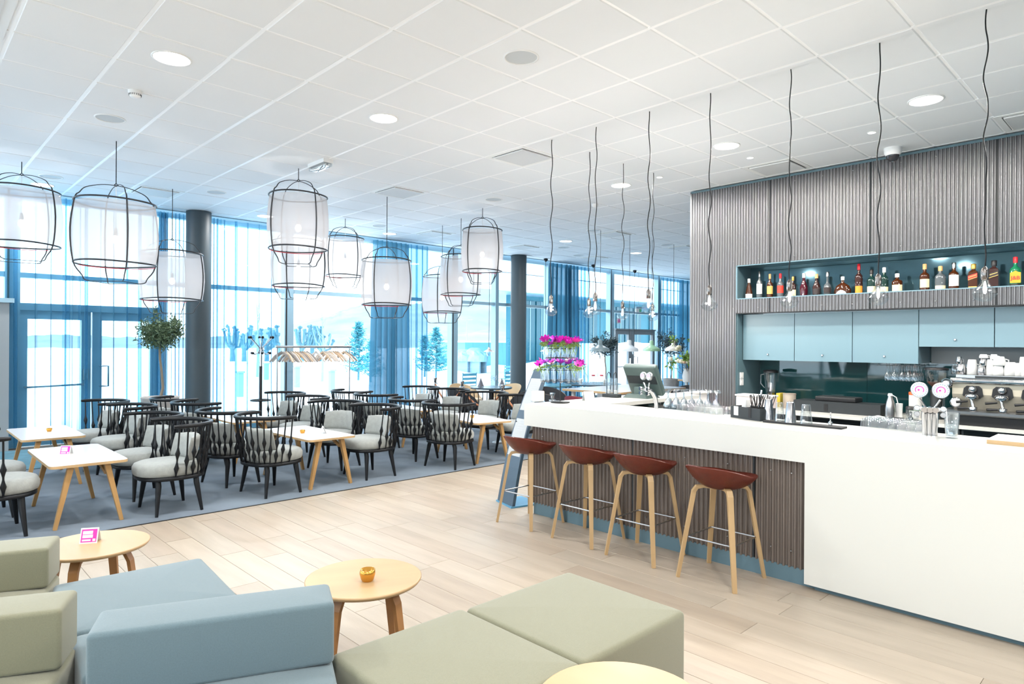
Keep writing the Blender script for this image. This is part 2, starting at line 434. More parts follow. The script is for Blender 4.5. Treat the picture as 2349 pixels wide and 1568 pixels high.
curtain(178, 372, .19, .035, M['sheer'], 'blue sheer curtain behind the tied olive tree and large shade lamp', 3)
curtain(362, 430, .055, .045, M['sheer'], 'gathered blue sheer curtain just left of the first round column', 4, y0=11.17)
curtain(364, 384, .06, .04, M['drape'], 'narrow dense blue curtain fold left of the first round column', 14, y0=11.22)
curtain(476, 506, .06, .05, M['sheer'], 'gathered blue sheer curtain just right of the first round column', 5, y0=11.17)
curtain(500, 636, .20, .035, M['sheer'], 'loose blue sheer curtain behind the black coat stand', 6)
curtain(857, 936, .11, .06, M['drape'], 'wide dense blue curtain between the two small conifers', 7, flare=.15)
curtain(936, 984, .13, .05, M['sheer'], 'sheer edge hanging beside the wide dense blue curtain', 8)
curtain(1262, 1325, .15, .07, M['drape'], 'dense blue curtain behind the magenta flowers', 9, flare=.2)
curtain(1321, 1352, .14, .05, M['sheer'], 'sheer edge of the blue curtain right of the magenta flowers', 10)
curtain(1516, 1562, .2, .06, M['sheer'], 'sheer blue curtain right of the far glazed door', 11)
curtain(1560, 1584, .25, .06, M['drape'], 'dark blue curtain at the far end beside the corrugated wall', 12)
# ---- round columns
def column(px, lab, y=11.0):
    c = atY(px, 700, y).x
    o = MB().lathe([(.185, 0), (.185, ZC-.01)], 40).build('column', M['column'], None, (c, y-.02, 0)); o['kind'] = 'structure'; o.name = 'column'
    return o
column(454, ''); column(1188, '')
# ceiling edge trim over the curtains
MB().box((-6, 11.13, ZC-.02), (22, 11.15, ZC+.12)).build('trim_1', M['frame'], None, kind='structure')
# far end and right end walls
MB().box((21.9, -6, 0), (22, 11.5, 3.7)).build('wall_far', M['white'], None, kind='structure')
MB().box((-6.1, -6.1, -.15), (22, -6, 3.7)).build('wall_back', M['portal'], None, kind='structure')
MB().box((-6.1, -6, -.15), (-6, 11.5, .35)).box((-6.1, -6, 2.3), (-6, 11.5, 3.7)).build('wall_side', M['white'], None, kind='structure')
WS = empty('window_13', kind='structure')
for _k in range(8): MB().box((-6.1, -6+_k*2.45, .35), (-6, -5.9+_k*2.45, 2.3)).build('mullion', M['frame'], WS)
MB().box((-6.06, -6, .35), (-6.05, 11.4, 2.3)).build('pane', M['pane'], WS)

# ---- corrugated bar wall (X = 7.85)
XW = 7.85
def corr(mb, x, y0, y1, z0, z1, pitch=.036, amp=.0115, sgn=-1):
    n = max(2, int(round(abs(y1-y0)/pitch*8))); a = []; b = []
    for i in range(n+1):
        y = y0+(y1-y0)*i/n; xx = x+sgn*amp*(1+cos(2*pi*y/pitch))
        a.append((xx, y, z0)); b.append((xx, y, z1))
    mb.loft([a, b], False, False, True, closed=False); return mb
wall = MB().box((XW+.01, 4.04, 0), (XW+.75, 4.685, ZC-.02)).box((XW+.01, -3, 2.52), (XW+.75, 4.04, ZC-.02)).box((XW+.02, -3, 1.915), (XW+.70, 4.04, 2.06)).build('wall_bar', M['cabdark'], None, kind='structure')
seams = [4.69, 3.596, 2.465, 1.326, .19, -.95, -2.1]
for k in range(6):
    ya, yb = seams[k], seams[k+1]
    mb = MB()
    if k == 0:
        corr(mb, XW, 4.69, 4.045, 0, ZC-.045); corr(mb, XW, 4.045, yb+.012, 2.505, ZC-.045); corr(mb, XW, 4.045, yb+.012, 1.90, 2.072)
    else:
        corr(mb, XW, ya-.002, yb+.012, 2.505, ZC-.045); corr(mb, XW, ya-.002, yb+.012, 1.90, 2.072)
    sh = mb.build('corrugated_sheet', M['corr'], wall)
    MB().box((XW-.003, yb-.004, 2.505), (XW+.01, yb+.014, ZC-.045)).box((XW-.003, yb-.004, 1.9), (XW+.01, yb+.014, 2.072)).build('sheet_joint', M['dark'], wall)
    # rivets
    rv = MB()
    for y in (ya-.3, ya-.62, ya-.95):
        for z in (1.96, 2.56, ZC-.11):
            rv.ico((XW-.024, y, z), .0075, n=6, m=4)
    rv.build('rivet', M['steel'], sh, kind='stuff')
MB().box((XW-.02, -2.2, ZC-.045), (XW+.02, 4.70, ZC-.02)).build('top_trim', M['cabdark'], wall)
MB().box((XW-.02, 4.685, 0), (XW+.02, 4.70, ZC-.03)).build('corner_trim', M['corr'], wall)
for z in (2.498, 2.078): MB().box((XW-.012, -2.2, z-.006), (XW+.012, 4.04, z+.006)).build('opening_trim', M['cab'], wall)
MB().box((XW-.012, 4.028, 2.08), (XW+.012, 4.042, 2.5)).build('opening_trim', M['cab'], wall)
MB().box((XW+.0, -2.2, 1.888), (XW+.02, 4.04, 1.900)).build('opening_trim', M['blackmetal'], wall)
# display niche (bottle shelf)
nic = MB()
nic.box((XW+.012, -2.2, 2.060), (8.25, 4.03, 2.077)).box((XW+.012, 4.03, 2.077), (8.25, 4.04, 2.5)).box((XW+.012, -2.2, 2.5), (8.25, 4.03, 2.515))
MB().box((8.22, -2.2, 2.077), (8.235, 4.03, 2.5)).build('niche_mirror', M['shelfglass'], wall)
nic.build('bottle_niche', M['cabdark'], wall)
# kitchen recess
rec = MB()
rec.box((XW+.021, 4.031, 0), (8.5, 4.039, 1.898))
rec.box((8.5, -2.2, 0), (8.52, 4.06, 1.9))
rec.build('recess_lining', M['cabdark'], wall)
for y0, y1 in ((4.02, 2.70), (2.696, 1.36), (1.356, .02), (.016, -2.2)):
    MB().box((8.485, y1, .73), (8.497, y0, 1.32)).build('glass_splashback', M['splash'], wall)
MB().box((8.47, -2.2, 1.3), (8.499, 2.03, 1.6)).build('upper_splashback', M['portal'], wall)
for z in (1.10, 1.015):
    s = atX(1700, 857 if z > 1.05 else 882, XW+.15)
    S = MB().box((7.93, 4.018, z-.04), (8.01, 4.0305, z+.04)).build('wall_socket', M['plastic'], None)
    MB().box((7.95, 4.014, z-.02), (7.99, 4.019, z+.02)).build('rocker', M['white'], S)
    tag(S, 'upper white wall switch at the left edge of the bar recess' if z > 1.05 else 'lower white wall socket at the left edge of the bar recess', 'switch')
# ---- outdoors: snow, hills, building
snow = MB()
N = 40; rows = []
rr = random.Random(5)
for iy in range(N+1):
    t = iy/N; Y = 11.6+(t**2.2)*600; row = []
    for ix in range(130):
        X = -40+ix/129*(90+Y*3.2)-Y*.5
        row.append((X, Y, -.45+.55*math.exp(-((Y-13.5)/3)**2)+min(1, (Y-11)/30)*rr.uniform(-.12, .22)+2.1*max(0, min(1, (X/Y-1.0)/.12))*max(0, min(1, (Y-15)/10))*(1 if Y < 28 else .3)))
    rows.append(row)
snow.loft(rows, False, False, True, closed=False)
snow.build('snow_ground', M['snow'], None, kind='structure')
M['hill'] = mat('snowy forested hill', (.24, .265, .28), .9, var=.5, vscale=.05, vcol=(.15, .185, .21))
def hill(pts, Y, dep, name, label):
    r = random.Random(Y); mb = MB(); P = []
    xs = []
    for k in range(len(pts)-1):
        (xa, ya), (xb, yb) = pts[k], pts[k+1]
        for q in range(12):
            t = q/12; xs.append((xa+(xb-xa)*t, ya+(yb-ya)*t+r.uniform(-1.2, 1.2)))
    xs.append(pts[-1])
    rings = []
    for f in range(7):
        u = f/6; row = []
        for px, py in xs:
            a = atY(px, py, Y); zz = (a.z+2)*sin(u*pi/2)-2
            row.append((a.x*(1-dep*(1-u)/Y), Y-dep*(1-u), zz+r.uniform(-.6, .6)*u))
        rings.append(row)
    mb.loft(rings, False, False, True, closed=False)
    o = mb.build(name, M['hill'], None); tag(o, label, 'hill', None, 'structure')
hill([(-60, 778), (120, 768), (330, 775), (520, 772), (745, 728), (800, 706), (860, 692), (945, 700), (1010, 690), (1090, 668), (1170, 655), (1260, 672), (1400, 700), (1600, 720)], 420, 150, 'hill', 'snowy wooded hill beyond the windows')
hill([(-60, 788), (300, 784), (620, 786), (760, 770), (900, 760), (1040, 765), (1200, 750), (1600, 760)], 230, 60, 'hill', 'low near shore ridge of the snowy hill')
# ================================================================ SPINDLE CHAIRS, CAFE TABLES
def sup(a, rx, ryf, ryb, e=.82):
    c, s_ = cos(a), sin(a)
    x = rx*(abs(c)**e)*(1 if c > 0 else -1); r = ryb if s_ > 0 else ryf
    return x, r*(abs(s_)**e)*(1 if s_ > 0 else -1)
def outline(k, z, rx=.272, ryf=.285, ryb=.265, n=36, oy=0):
    return [(sup(2*pi*i/n, rx*k, ryf*k, ryb*k)[0], sup(2*pi*i/n, rx*k, ryf*k, ryb*k)[1]+oy, z) for i in range(n)]
def make_chair():
    t = empty('spindle_chair')
    MB().loft([outline(.93, .293), outline(.99, .297), outline(.99, .322), outline(.95, .327)]).build('seat_ring', M['black'], t)
    q_ = dict(rx=.255, ryf=.295, ryb=.225)
    MB().loft([outline(.92, .325, **q_), outline(.99, .335, **q_), outline(1.02, .36, **q_), outline(1.02, .395, **q_), outline(.97, .422, **q_), outline(.85, .436, **q_), outline(.5, .442, **q_), outline(.1, .443, **q_)]).build('seat_cushion', M['cush'], t)
    lg = None
    for sx, yt, yb, xb in ((1, -.16, -.185, .24), (-1, -.16, -.185, .24), (1, .15, .185, .235), (-1, .15, .185, .235)):
        MB().tube([(sx*.185, yt, .30), (sx*.20, yt, .25), (sx*xb, yb, 0)], [.024, .025, .013], 8).build('leg', M['black'], t)
    pts = []
    for i in range(25):
        a = radians(-14+208*i/24); pts.append((.335*cos(a), .325*sin(a), .765))
    r = MB().tube(pts, [.014 if i in (0, 24) else .0185 for i in range(25)], 8).build('top_rail', M['black'], t)
    ns = 17
    for i in range(ns):
        a = radians(-6+192*i/(ns-1)); bx, by = sup(a, .266, .275, .258); tx, ty = .335*cos(a), .325*sin(a)
        zs = [(.325, .0075), (.345, .0075)]
        beads = (.53, .40) if i % 2 == 0 else (.46,)
        for zb in sorted(beads): zs += [(zb-.055, .0075), (zb-.03, .013), (zb, .022), (zb+.03, .013), (zb+.055, .0075)]
        zs += [(.66, .0072), (.76, .0072)]
        P = [(bx+(tx-bx)*(z-.325)/.44, by+(ty-by)*(z-.325)/.44, z) for z, _ in zs]
        MB().tube(P, [q for _, q in zs], 6).build('spindle', M['black'], t)
    # back pillow
    rings = []
    for i in range(9):
        u = -1+i/4; row = []
        for j in range(14):
            a = 2*pi*j/14; th = .042*(1-abs(u)**3)+.006
            hx = u*.205; hz = .112*(abs(sin(a))**.6)*(1 if sin(a) > 0 else -1)*(1-.12*abs(u)**4); hy = th*(abs(cos(a))**.7)*(1 if cos(a) > 0 else -1)
            bend = -.10*u*u
            row.append((hx, .185+hy+bend+hz*.22, .545+hz+.004*sin(9*u+3*a)))
        rings.append(row)
    MB().loft(rings).build('back_pillow', M['cush'], t)
    return t
chair0 = make_chair()
K = .9735
# (x, y, facing angle: where the open front points, label)
def fr(dx, dy): return atan2(dy, dx)+pi/2         # rotation that turns local -Y to (dx,dy)
CH = [
 (1.85, 6.32, -1, -.02, 'black spindle chair nearest on the right of the front left white table'),
 (1.83, 7.06, -1, -.12, 'black spindle chair behind it, far end of the front left white table'),
 (1.91, 8.22, -1, -.04, 'black spindle chair beside the white table by the glazed door, near end'),
 (1.82, 9.00, -1, -.06, 'black spindle chair nearest the glazed door, right of the far left table'),
 (.60, 6.40, 1, .0, 'black spindle chair cut by the left edge of the photo, nearer one'),
 (.60, 7.12, 1, .03, 'black spindle chair at the left edge, behind the nearer cut off one'),
 (2.78, 6.36, 1, .12, 'black spindle chair seen from behind, left of the middle white table'),
 (2.66, 7.08, 1, .18, 'black spindle chair turned away, behind the left chair of the middle table'),
 (2.76, 8.26, 1, .10, 'black spindle chair in the second row in front of the first round column'),
 (2.73, 8.99, 1, .14, 'black spindle chair in front of the potted olive tree'),
 (3.95, 6.42, -1, .0, 'black spindle chair with pillow, nearest on the right of the middle white table'),
 (3.90, 7.13, -.9, -.42, 'black spindle chair with its pillow facing the camera behind the middle white table'),
 (3.95, 8.05, -1, -.03, 'black spindle chair below the garment rack, nearer of two'),
 (4.01, 8.86, -1, -.03, 'black spindle chair under the left end of the garment rack'),
 (4.97, 6.26, 1, .22, 'black spindle chair seen from behind in front of the dense curtain, nearest the oak floor'),
 (4.97, 6.99, 1, .10, 'black spindle chair seen from behind, left of the chair nearest the dense curtain'),
 (5.06, 8.00, 1, .10, 'black spindle chair in the back row left of the wide curtain'),
 (5.09, 8.72, 1, .16, 'farthest black spindle chair below the right end of the garment rack'),
 (6.27, 7.09, -1, -.10, 'black spindle chair with pillow behind the right white table'),
 (6.22, 6.36, -1, .05, 'black spindle chair half hidden behind the leaning menu board'),
 (6.28, 7.97, -1, -.12, 'black spindle chair in the back row right of the wide curtain'),
 (6.25, 8.69, -1, -.02, 'farthest black spindle chair in front of the wide dense curtain'),
]
for k, (x, y, dx, dy, lab) in enumerate(CH):
    c = chair0 if k == 0 else copy_tree(chair0)
    c.location = (x, y, .004); c.rotation_euler = (0, 0, fr(dx, dy))
    tag(c, lab, 'chair', 'black spindle chairs on the carpet')
def rrect(hx, hy, r, n=5):
    P = []
    for cx_, cy_, a0 in ((hx-r, hy-r, 0), (-hx+r, hy-r, 90), (-hx+r, -hy+r, 180), (hx-r, -hy+r, 270)):
        for i in range(n+1):
            a = radians(a0+90*i/n); P.append((cx_+r*cos(a), cy_+r*sin(a)))
    return P
def make_table():
    t = empty('cafe_table')
    MB().prism(rrect(.275, .565, .05), .486, .507).build('tabletop', M['woodlight'], t)
    MB().prism(rrect(.2735, .5635, .049), .507, .5095).build('white_surface', M['lam'], t)
    for sx in (1, -1):
        for sy in (1, -1):
            MB().strip([(sx*.125, sy*.50, .487), (sx*.232, sy*.515, 0)], [.05, .036], [.042, .026], (0, 1, 0)).build('leg', M['woodtable'], t)
            MB().strip([(sx*.128, sy*.47, .40), (sx*.10, sy*.36, .475), (sx*.09, sy*.30, .487)], .02, .03, (1, 0, 0)).build('leg_brace', M['woodtable'], t)
    return t
tab0 = make_table()
TB = [(1.205, 6.72, 0, 'white topped cafe table with oak legs at the front left, pink card on it'),
      (1.25, 8.55, 0, 'white topped cafe table on the far left in front of the glazed door'),
      (3.33, 6.70, .03, 'white topped cafe table in the middle with amber holder and turned card'),
      (3.33, 8.62, 0, 'white topped cafe table behind the middle one, glass bottle standing on it'),
      (5.60, 6.60, -.16, 'white topped cafe table on the right beside the leaning menu board'),
      (5.62, 8.30, -.1, 'white topped cafe table in the back row near the wide curtain')]
for k, (x, y, a, lab) in enumerate(TB):
    t = tab0 if k == 0 else copy_tree(tab0)
    t.location = (x, y, .004); t.rotation_euler = (0, 0, a); tag(t, lab, 'table', 'white topped cafe tables')
ZT = .5135
def tealight(p, label, r=.027, h=.036, m='brass'):
    o = MB().lathe([(r*.72, 0), (r*.85, h*.15), (r*1.05, h*.65), (r, h), (r*.92, h), (r*.85, h*.55), (r*.1, h*.5)], 16, cap1=True).build('tealight_holder', M[m], None, p)
    tag(o, label, 'candle holder', 'amber tealight holders'); return o
tealight(atz(113, 989, ZT), 'small amber tealight holder on the far left table')
tealight(atz(694, 993, ZT), 'small amber tealight holder on the middle table')
tealight(atz(1083, 958, ZT), 'small amber tealight holder on the right white table')
tealight(atz(843, 1331, .422), 'amber glass candle bowl on the round oak table between the sofas', .034, .052)
def tent_card(p, rz, label, w=.085, h=.075, pink=True, mt=None):
    t = empty('tent_card', p, rz, label, 'card'); d = w*.38
    b = MB()
    for s_ in (1, -1): b.loft([[(-w/2, s_*d, 0), (w/2, s_*d, 0), (w/2, s_*(d-.002), 0), (-w/2, s_*(d-.002), 0)], [(-w/2, s_*.002, h), (w/2, s_*.002, h), (w/2, 0, h), (-w/2, 0, h)]], smooth=False)
    b.build('folded_card', M['card'], t)
    if pink:
        def q(x0, x1, u0, u1, off, m, nm):
            f = lambda x, u: (x*w, -(d-(d-.002)*u)-off, h*u)
            MB().quad(f(x0, u0), f(x1, u0), f(x1, u1), f(x0, u1)).build(nm, m, t)
        q(-.43, .43, .09, .92, .0008, M['pink'], 'printed_panel')
        q(-.36, .20, .60, .82, .0014, M['pinkl'], 'printed_heading'); q(-.36, .22, .36, .57, .0014, M['pinkl'], 'printed_heading')
        q(-.36, .12, .16, .28, .0014, M['pinkl'], 'printed_lines'); q(.22, .38, .14, .30, .0014, M['card'], 'printed_logo')
    return t
tent_card(atz(152, 1041, ZT), -.62, 'small pink printed tent card on the front left white table')
tent_card(atz(741, 993, ZT), -1.9, 'small turned tent card on the middle white table', pink=False)
tent_card(atz(207, 1242, .422), -.50, 'pink printed tent card on the round oak table at the left', .085, .075)
# clear bottle on the far middle table
def clear_bottle(p, h, r, label, liquid=None):
    t = empty('glass_bottle', p, 0, label, 'bottle')
    MB().lathe([(r, 0), (r, h*.55), (r*.45, h*.75), (r*.4, h)], 14, cap1=False).build('bottle_glass', M['glass'], t)
    MB().lathe([(r*.9, .004), (r*.9, h*.3)], 14).build('bottle_label', M['card'], t)
    return t
clear_bottle(atz(532, 958, ZT), .20, .028, 'small clear glass bottle on the table behind the middle table')
# ---------------------------------------------------------------- round oak tables
def make_round():
    t = empty('round_table')
    MB().lathe([(.235, .398), (.255, .404), (.262, .414), (.262, .420), (.258, .422)], 48).build('tabletop', M['woodtop'], t)
    for k in range(4):
        a = pi/4+k*pi/2; d = Vector((cos(a), sin(a), 0))
        P = [d*.03+Vector((0, 0, .392)), d*.13+Vector((0, 0, .390)), d*.165+Vector((0, 0, .372)), d*.185+Vector((0, 0, .33)), d*.235+Vector((0, 0, 0))]
        MB().strip(P, [.05, .05, .048, .045, .034], [.014, .016, .018, .018, .016], (-sin(a), cos(a), 0)).build('leg', M['woodleg'], t)
    return t
r0 = make_round()
rc = atz(835, 1322, .422); r0.location = (rc.x, rc.y, 0); r0.rotation_euler = (0, 0, radians(65))
tag(r0, 'round oak side table with bent legs behind the blue sofa back, amber bowl on it', 'table', 'round oak side tables')
rc = atz(216, 1246, .422); r1 = copy_tree(r0, (rc.x, rc.y, 0), .1); tag(r1, 'round oak side table at the left with a pink tent card on it', 'table')
rc = atz(1430, 1612, .422); r2 = copy_tree(r0, (rc.x, rc.y, 0), .1); tag(r2, 'round oak table top just showing at the bottom edge before the green ottoman', 'table')
# ---------------------------------------------------------------- soft seating
def soft(mb, x0, x1, y0, y1, z0, z1, r=.035, crown=.012, n=5):
    "a soft block with rounded edges"
    rings = []
    hx, hy = (x1-x0)/2, (y1-y0)/2; cx_, cy_ = (x0+x1)/2, (y0+y1)/2
    def ring(ins, z):
        P = rrect(hx-ins, hy-ins, min(max(.012, r-ins*.5), (min(hx, hy)-ins)*.95), 4)
        return [(cx_+a, cy_+b, z) for a, b in P]
    for i in range(n+1):
        a = pi/2*i/n; rings.append(ring(r*(1-sin(a)), z0+r*(1-cos(a))))
    for i in range(n+1):
        a = pi/2*i/n; rings.append(ring(r*(1-cos(a)), z1-r*(1-sin(a))))
    for f in (.25, .5, .75, .97): rings.append(ring(r+(min(hx, hy)-r)*f*.98, z1+crown*(1-(1-f)**2)))
    mb.loft(rings); return mb
def module(x0, x1, y0, y1, m, loc, rz, label, back=None, cat='sofa', h=.42):
    t = empty('sofa_module' if back else 'ottoman', (*loc, 0), rz, label, cat, 'green and blue lounge seats')
    soft(MB(), x0, x1, y0, y1, .035, h-.010, .022, .010).build('seat', m, t)
    for sx in (x0+.06, x1-.06):
        for sy in (y0+.06, y1-.06): MB().lathe([(.02, 0), (.02, .04)], 10, (sx, sy, 0)).build('foot', M['rubber'], t)
    if back:
        bx0, bx1, by0, by1, bh = back
        soft(MB(), bx0, bx1, by0, by1, h-.006, bh, .016, .003).build('backrest', m, t)
    return t
module(0, .645, 0, .64, M['green'], (1.728, 1.432), .0, 'sage green square ottoman in the foreground beside the bar floor', cat='ottoman')
module(0, .596, 0, .655, M['green'], (1.126, 1.432), .0, 'sage green ottoman between the blue sofa and the right hand ottoman', cat='ottoman')
a = radians(-23)
# blue sofa module: back left corner at (.48,2.314)
module(.0, .722, -.95, .0, M['blue'], (.512, 2.466), a, 'dusty blue sofa module with low back in the middle foreground', back=(.0, .722, -.2, .0, .622))
module(-1.0, .0, -.95, .0, M['green'], (.504, 2.757), radians(-24), 'sage green sofa module with low back at the lower left corner', back=(-1.0, .0, -.2, .0, .615))
module(.0, .62, -.65, .0, M['blue'], (.545, 3.525), radians(-5), 'dusty blue ottoman bench between the green backs and the side table', cat='ottoman')
module(-1.0, .0, -.5, .0, M['green'], (.60, 3.675), radians(-21), 'sage green sofa module with low back farther away at the left edge', back=(-1.0, .0, -.22, .0, .59))
module(.0, .40, -.38, .0, M['blue'], (.50, 2.865), radians(-5), 'corner of a dusty blue ottoman between the green back and the blue back', cat='ottoman')
# ---------------------------------------------------------------- bar stools
def make_stool():
    t = empty('bar_stool')
    rings = []; nr, na = 9, 32
    def P(u, a, off=0):
        back = max(0, -cos(a)); side = abs(sin(a))
        rx = .20+.045*back; ry = .225
        rim = .655+.085*back**1.3+.02*side
        z = .585+(rim-.585)*u**2.9
        return (rx*u*cos(a)-.0, ry*u*sin(a), z-off)
    mb = MB(); up = [[P(max(.02, i/nr), 2*pi*j/na) for j in range(na)] for i in range(nr+1)]
    dn = [[P(max(.02, i/nr), 2*pi*j/na, .014*(1-.3*i/nr)) for j in range(na)] for i in range(nr, -1, -1)]
    mb.loft(up+dn, True, True)
    mb.build('seat_shell', M['leather'], t)
    for sx in (1, -1):
        for sy in (1, -1):
            d = Vector((sx, sy, 0))
            P_ = [d*.02+Vector((0, 0, .578)), d*.085+Vector((0, 0, .588)), d*.112+Vector((0, 0, .582)), d*.125+Vector((0, 0, .556)), d*.196]
            s_ = Vector((-sy, sx, 0))
            MB().strip(P_, [.036, .036, .036, .036, .026], [.016, .018, .022, .024, .02], s_).build('leg', M['woodlight'], t)
    k = .125+(.196-.125)*(.556-.262)/.556-.006
    MB().tube([(k, k, .262), (-k, k, .262), (-k, -k, .262), (k, -k, .262)], .0055, 8, closed=True, smooth=False).build('footrest', M['steel'], t)
    MB().lathe([(.05, .583), (.05, .589)], 16).build('seat_plate', M['blackmetal'], t)
    return t
s0 = make_stool()
for k, (x, y, a, lab) in enumerate(((3.915, 3.845, .02, 'cognac leather bar stool at the far left end beside the menu board'), (3.92, 3.225, 0, 'second cognac leather bar stool from the menu board'),
                              (3.91, 2.695, .03, 'third cognac leather bar stool from the menu board'), (3.895, 2.10, 0, 'cognac leather bar stool nearest the white bar side panel'))):
    o = s0 if k == 0 else copy_tree(s0)
    o.location = (x, y, 0); o.rotation_euler = (0, 0, a); tag(o, lab, 'stool', 'leather bar stools at the counter')
# ================================================================ LAMPS
def onceil(px, py): return atz(px, py, ZC)
def shade_lamp(x, y, r, zk, label, seed):
    R = random.Random(seed); t = empty('shade_lamp', (x, y, 0), R.uniform(-.5, .5), label, 'pendant lamp', 'white gauze lamps over the cafe tables')
    zu, zl, zb = zk-.185, zk-.185-.625, zk-1.0
    MB().tube([(0, 0, ZC-.004), (0, 0, zk+.02)], .0045, 6).build('cord', M['black'], t)
    MB().tube([(0, 0, zk+.02), (.02, 0, zk+.005), (0, 0, zk-.01), (-.02, 0, zk+.0), (0, 0, zk+.02)], .005, 6).build('hook', M['blackmetal'], t)
    # gauze
    prof = [(r*.97, zu-.02), (r*1.0, zu-.10), (r*1.035, zu-.25), (r*1.045, zu-.36), (r*1.02, zu-.50), (r*.97, zl+.01)]
    MB().lathe(prof, 40, cap0=False, cap1=False).build('gauze_shade', M['shade'], t)
    for nm, z in (('upper_ring', zu), ('lower_ring', zl)):
        MB().tube([(r*.985*cos(2*pi*i/40), r*.985*sin(2*pi*i/40), z+.006*sin(4*pi*i/40)) for i in range(40)], .009, 6, closed=True).build(nm, M['bamboo'], t)
    MB().tube([(r*.965*cos(a_*pi/20), r*.965*sin(a_*pi/20), zl-.012) for a_ in range(2, 19)], .004, 5).build('red_binding', M['redwire'], t)
    for k in range(4):
        a = k*pi/2+.4; d = Vector((cos(a), sin(a), 0)); V = lambda q, z: d*q+Vector((0, 0, z))
        P = [V(.0, zk), V(r*.35, zk-.012), V(r*.72, zk-.06), V(r*.86, zk-.12), V(r*.97, zu), V(r*1.07, zu-.30), V(r*1.0, zl), V(r*.80, zb+.06), V(r*.74, zb+.015), V(r*.60, zb)]
        P, W_ = smooth(P, [.004, .004, .005, .006, .0075, .009, .0075, .006, .0055, .005], 4)
        MB().tube(P, W_, 6).build('cane_rib', M['bamboo'], t)
    MB().tube([(r*.60*cos(.4+i*pi/2), r*.60*sin(.4+i*pi/2), zb) for i in range(4)], .0035, 5, closed=True).build('bottom_wire', M['bamboo'], t)
    MB().tube([(0, 0, zk), (0, 0, zk-.48)], .0035, 5).build('inner_cord', M['plastic'], t)
    MB().lathe([(.012, zk-.44), (.02, zk-.47), (.022, zk-.52)], 10).build('bulb_holder', M['card'], t)
    MB().ico((0, 0, zk-.56), .036, n=12, m=8, sz=1.2).build('bulb', M['bulb_on'], t)
    gl_ = bpy.data.lights.new('lamp_glow', 'POINT'); gl_.energy = 2.2; gl_.color = (1, .94, .88); gl_.shadow_soft_size = .01
    go = bpy.data.objects.new('lamp_glow', gl_); COL.objects.link(go); go.location = (x, y, zk-.66)
    return t
LMP = [((50, 370), .385, 3.41, 'white gauze cage lamp cut by the left edge of the photo'),
       ((267, 322), .375, 3.10, 'large white gauze cage lamp, nearest one on the left'),
       ((396, 432), .385, 2.87, 'low white gauze cage lamp in front of the first round column'),
       ((685, 385), .337, 3.41, 'white gauze cage lamp hanging high over the middle table'),
       ((792, 500), .315, 3.41, 'small distant white gauze lamp left of the wide dense curtain'),
       ((888, 450), .346, 2.845, 'low white gauze cage lamp in front of the wide dense curtain'),
       ((1015, 516), .337, 2.845, 'farthest low white gauze lamp partly hidden by a nearer one'),
       ((1058, 500), .333, 3.11, 'middle height white gauze lamp left of the rightmost gauze lamp'),
       ((1107, 476), .307, 3.406, 'rightmost white gauze cage lamp, beside the second round column')]
for k, (p, r, z, lab) in enumerate(LMP):
    c = onceil(*p); shade_lamp(c.x, c.y, r, z, lab, k)
rr_ = ray(685, 600); q = 9.35/(rr_[0]*FX+rr_[1]*FY)
shade_lamp(rr_[0]*q, rr_[1]*q, .365, 3.11, 'white gauze cage lamp seen directly below the high middle one', 77)
# ---------------------------------------------------------------- faceted glass bulbs over the bar
def facet_bulb():
    v = MB(); n = 8
    def ring(r, z, off=0): return [(r*cos(2*pi*(j+off)/n), r*sin(2*pi*(j+off)/n), z) for j in range(n)]
    v.loft([ring(.020, .130), ring(.025, .108), ring(.054, .068, .25), ring(.069, .046, .5), ring(.056, .018, .75), ring(.030, 0, .5)], smooth=False)
    return v
fb = facet_bulb().mesh('bulb_glass', M['bulbglass'])
sock = MB().lathe([(.015, .126), (.020, .130), (.020, .190), (.015, .20), (.006, .212)], 12).box((-.028, -.005, .14), (-.020, .005, .19)).box((.020, -.005, .14), (.028, .005, .19)).mesh('socket', M['sockmetal'])
fil = MB().lathe([(.004, .12), (.008, .10), (.011, .07), (.007, .05), (.002, .045)], 10).mesh('filament', M['bulb_on'])
BL = [((2263, 20), 'nearest on the right edge'), ((2018, 96), 'second from the right edge'), ((1814, 157), 'third from the right edge, before the first bottles'), ((1630, 212), 'in front of the left end of the corrugated wall'),
      ((1490, 254), 'larger one of the crossed pair left of the corrugated wall'), ((1368, 290), 'overlapping a smaller bulb beside the dense curtain'), ((1266, 319), 'leftmost, beside the second round column'),
      ((1353, 347), 'smaller one just left of the overlapping bulb'), ((1430, 374), 'small one by the far door'), ((1499, 395), 'smallest one just behind the larger crossed bulb')]
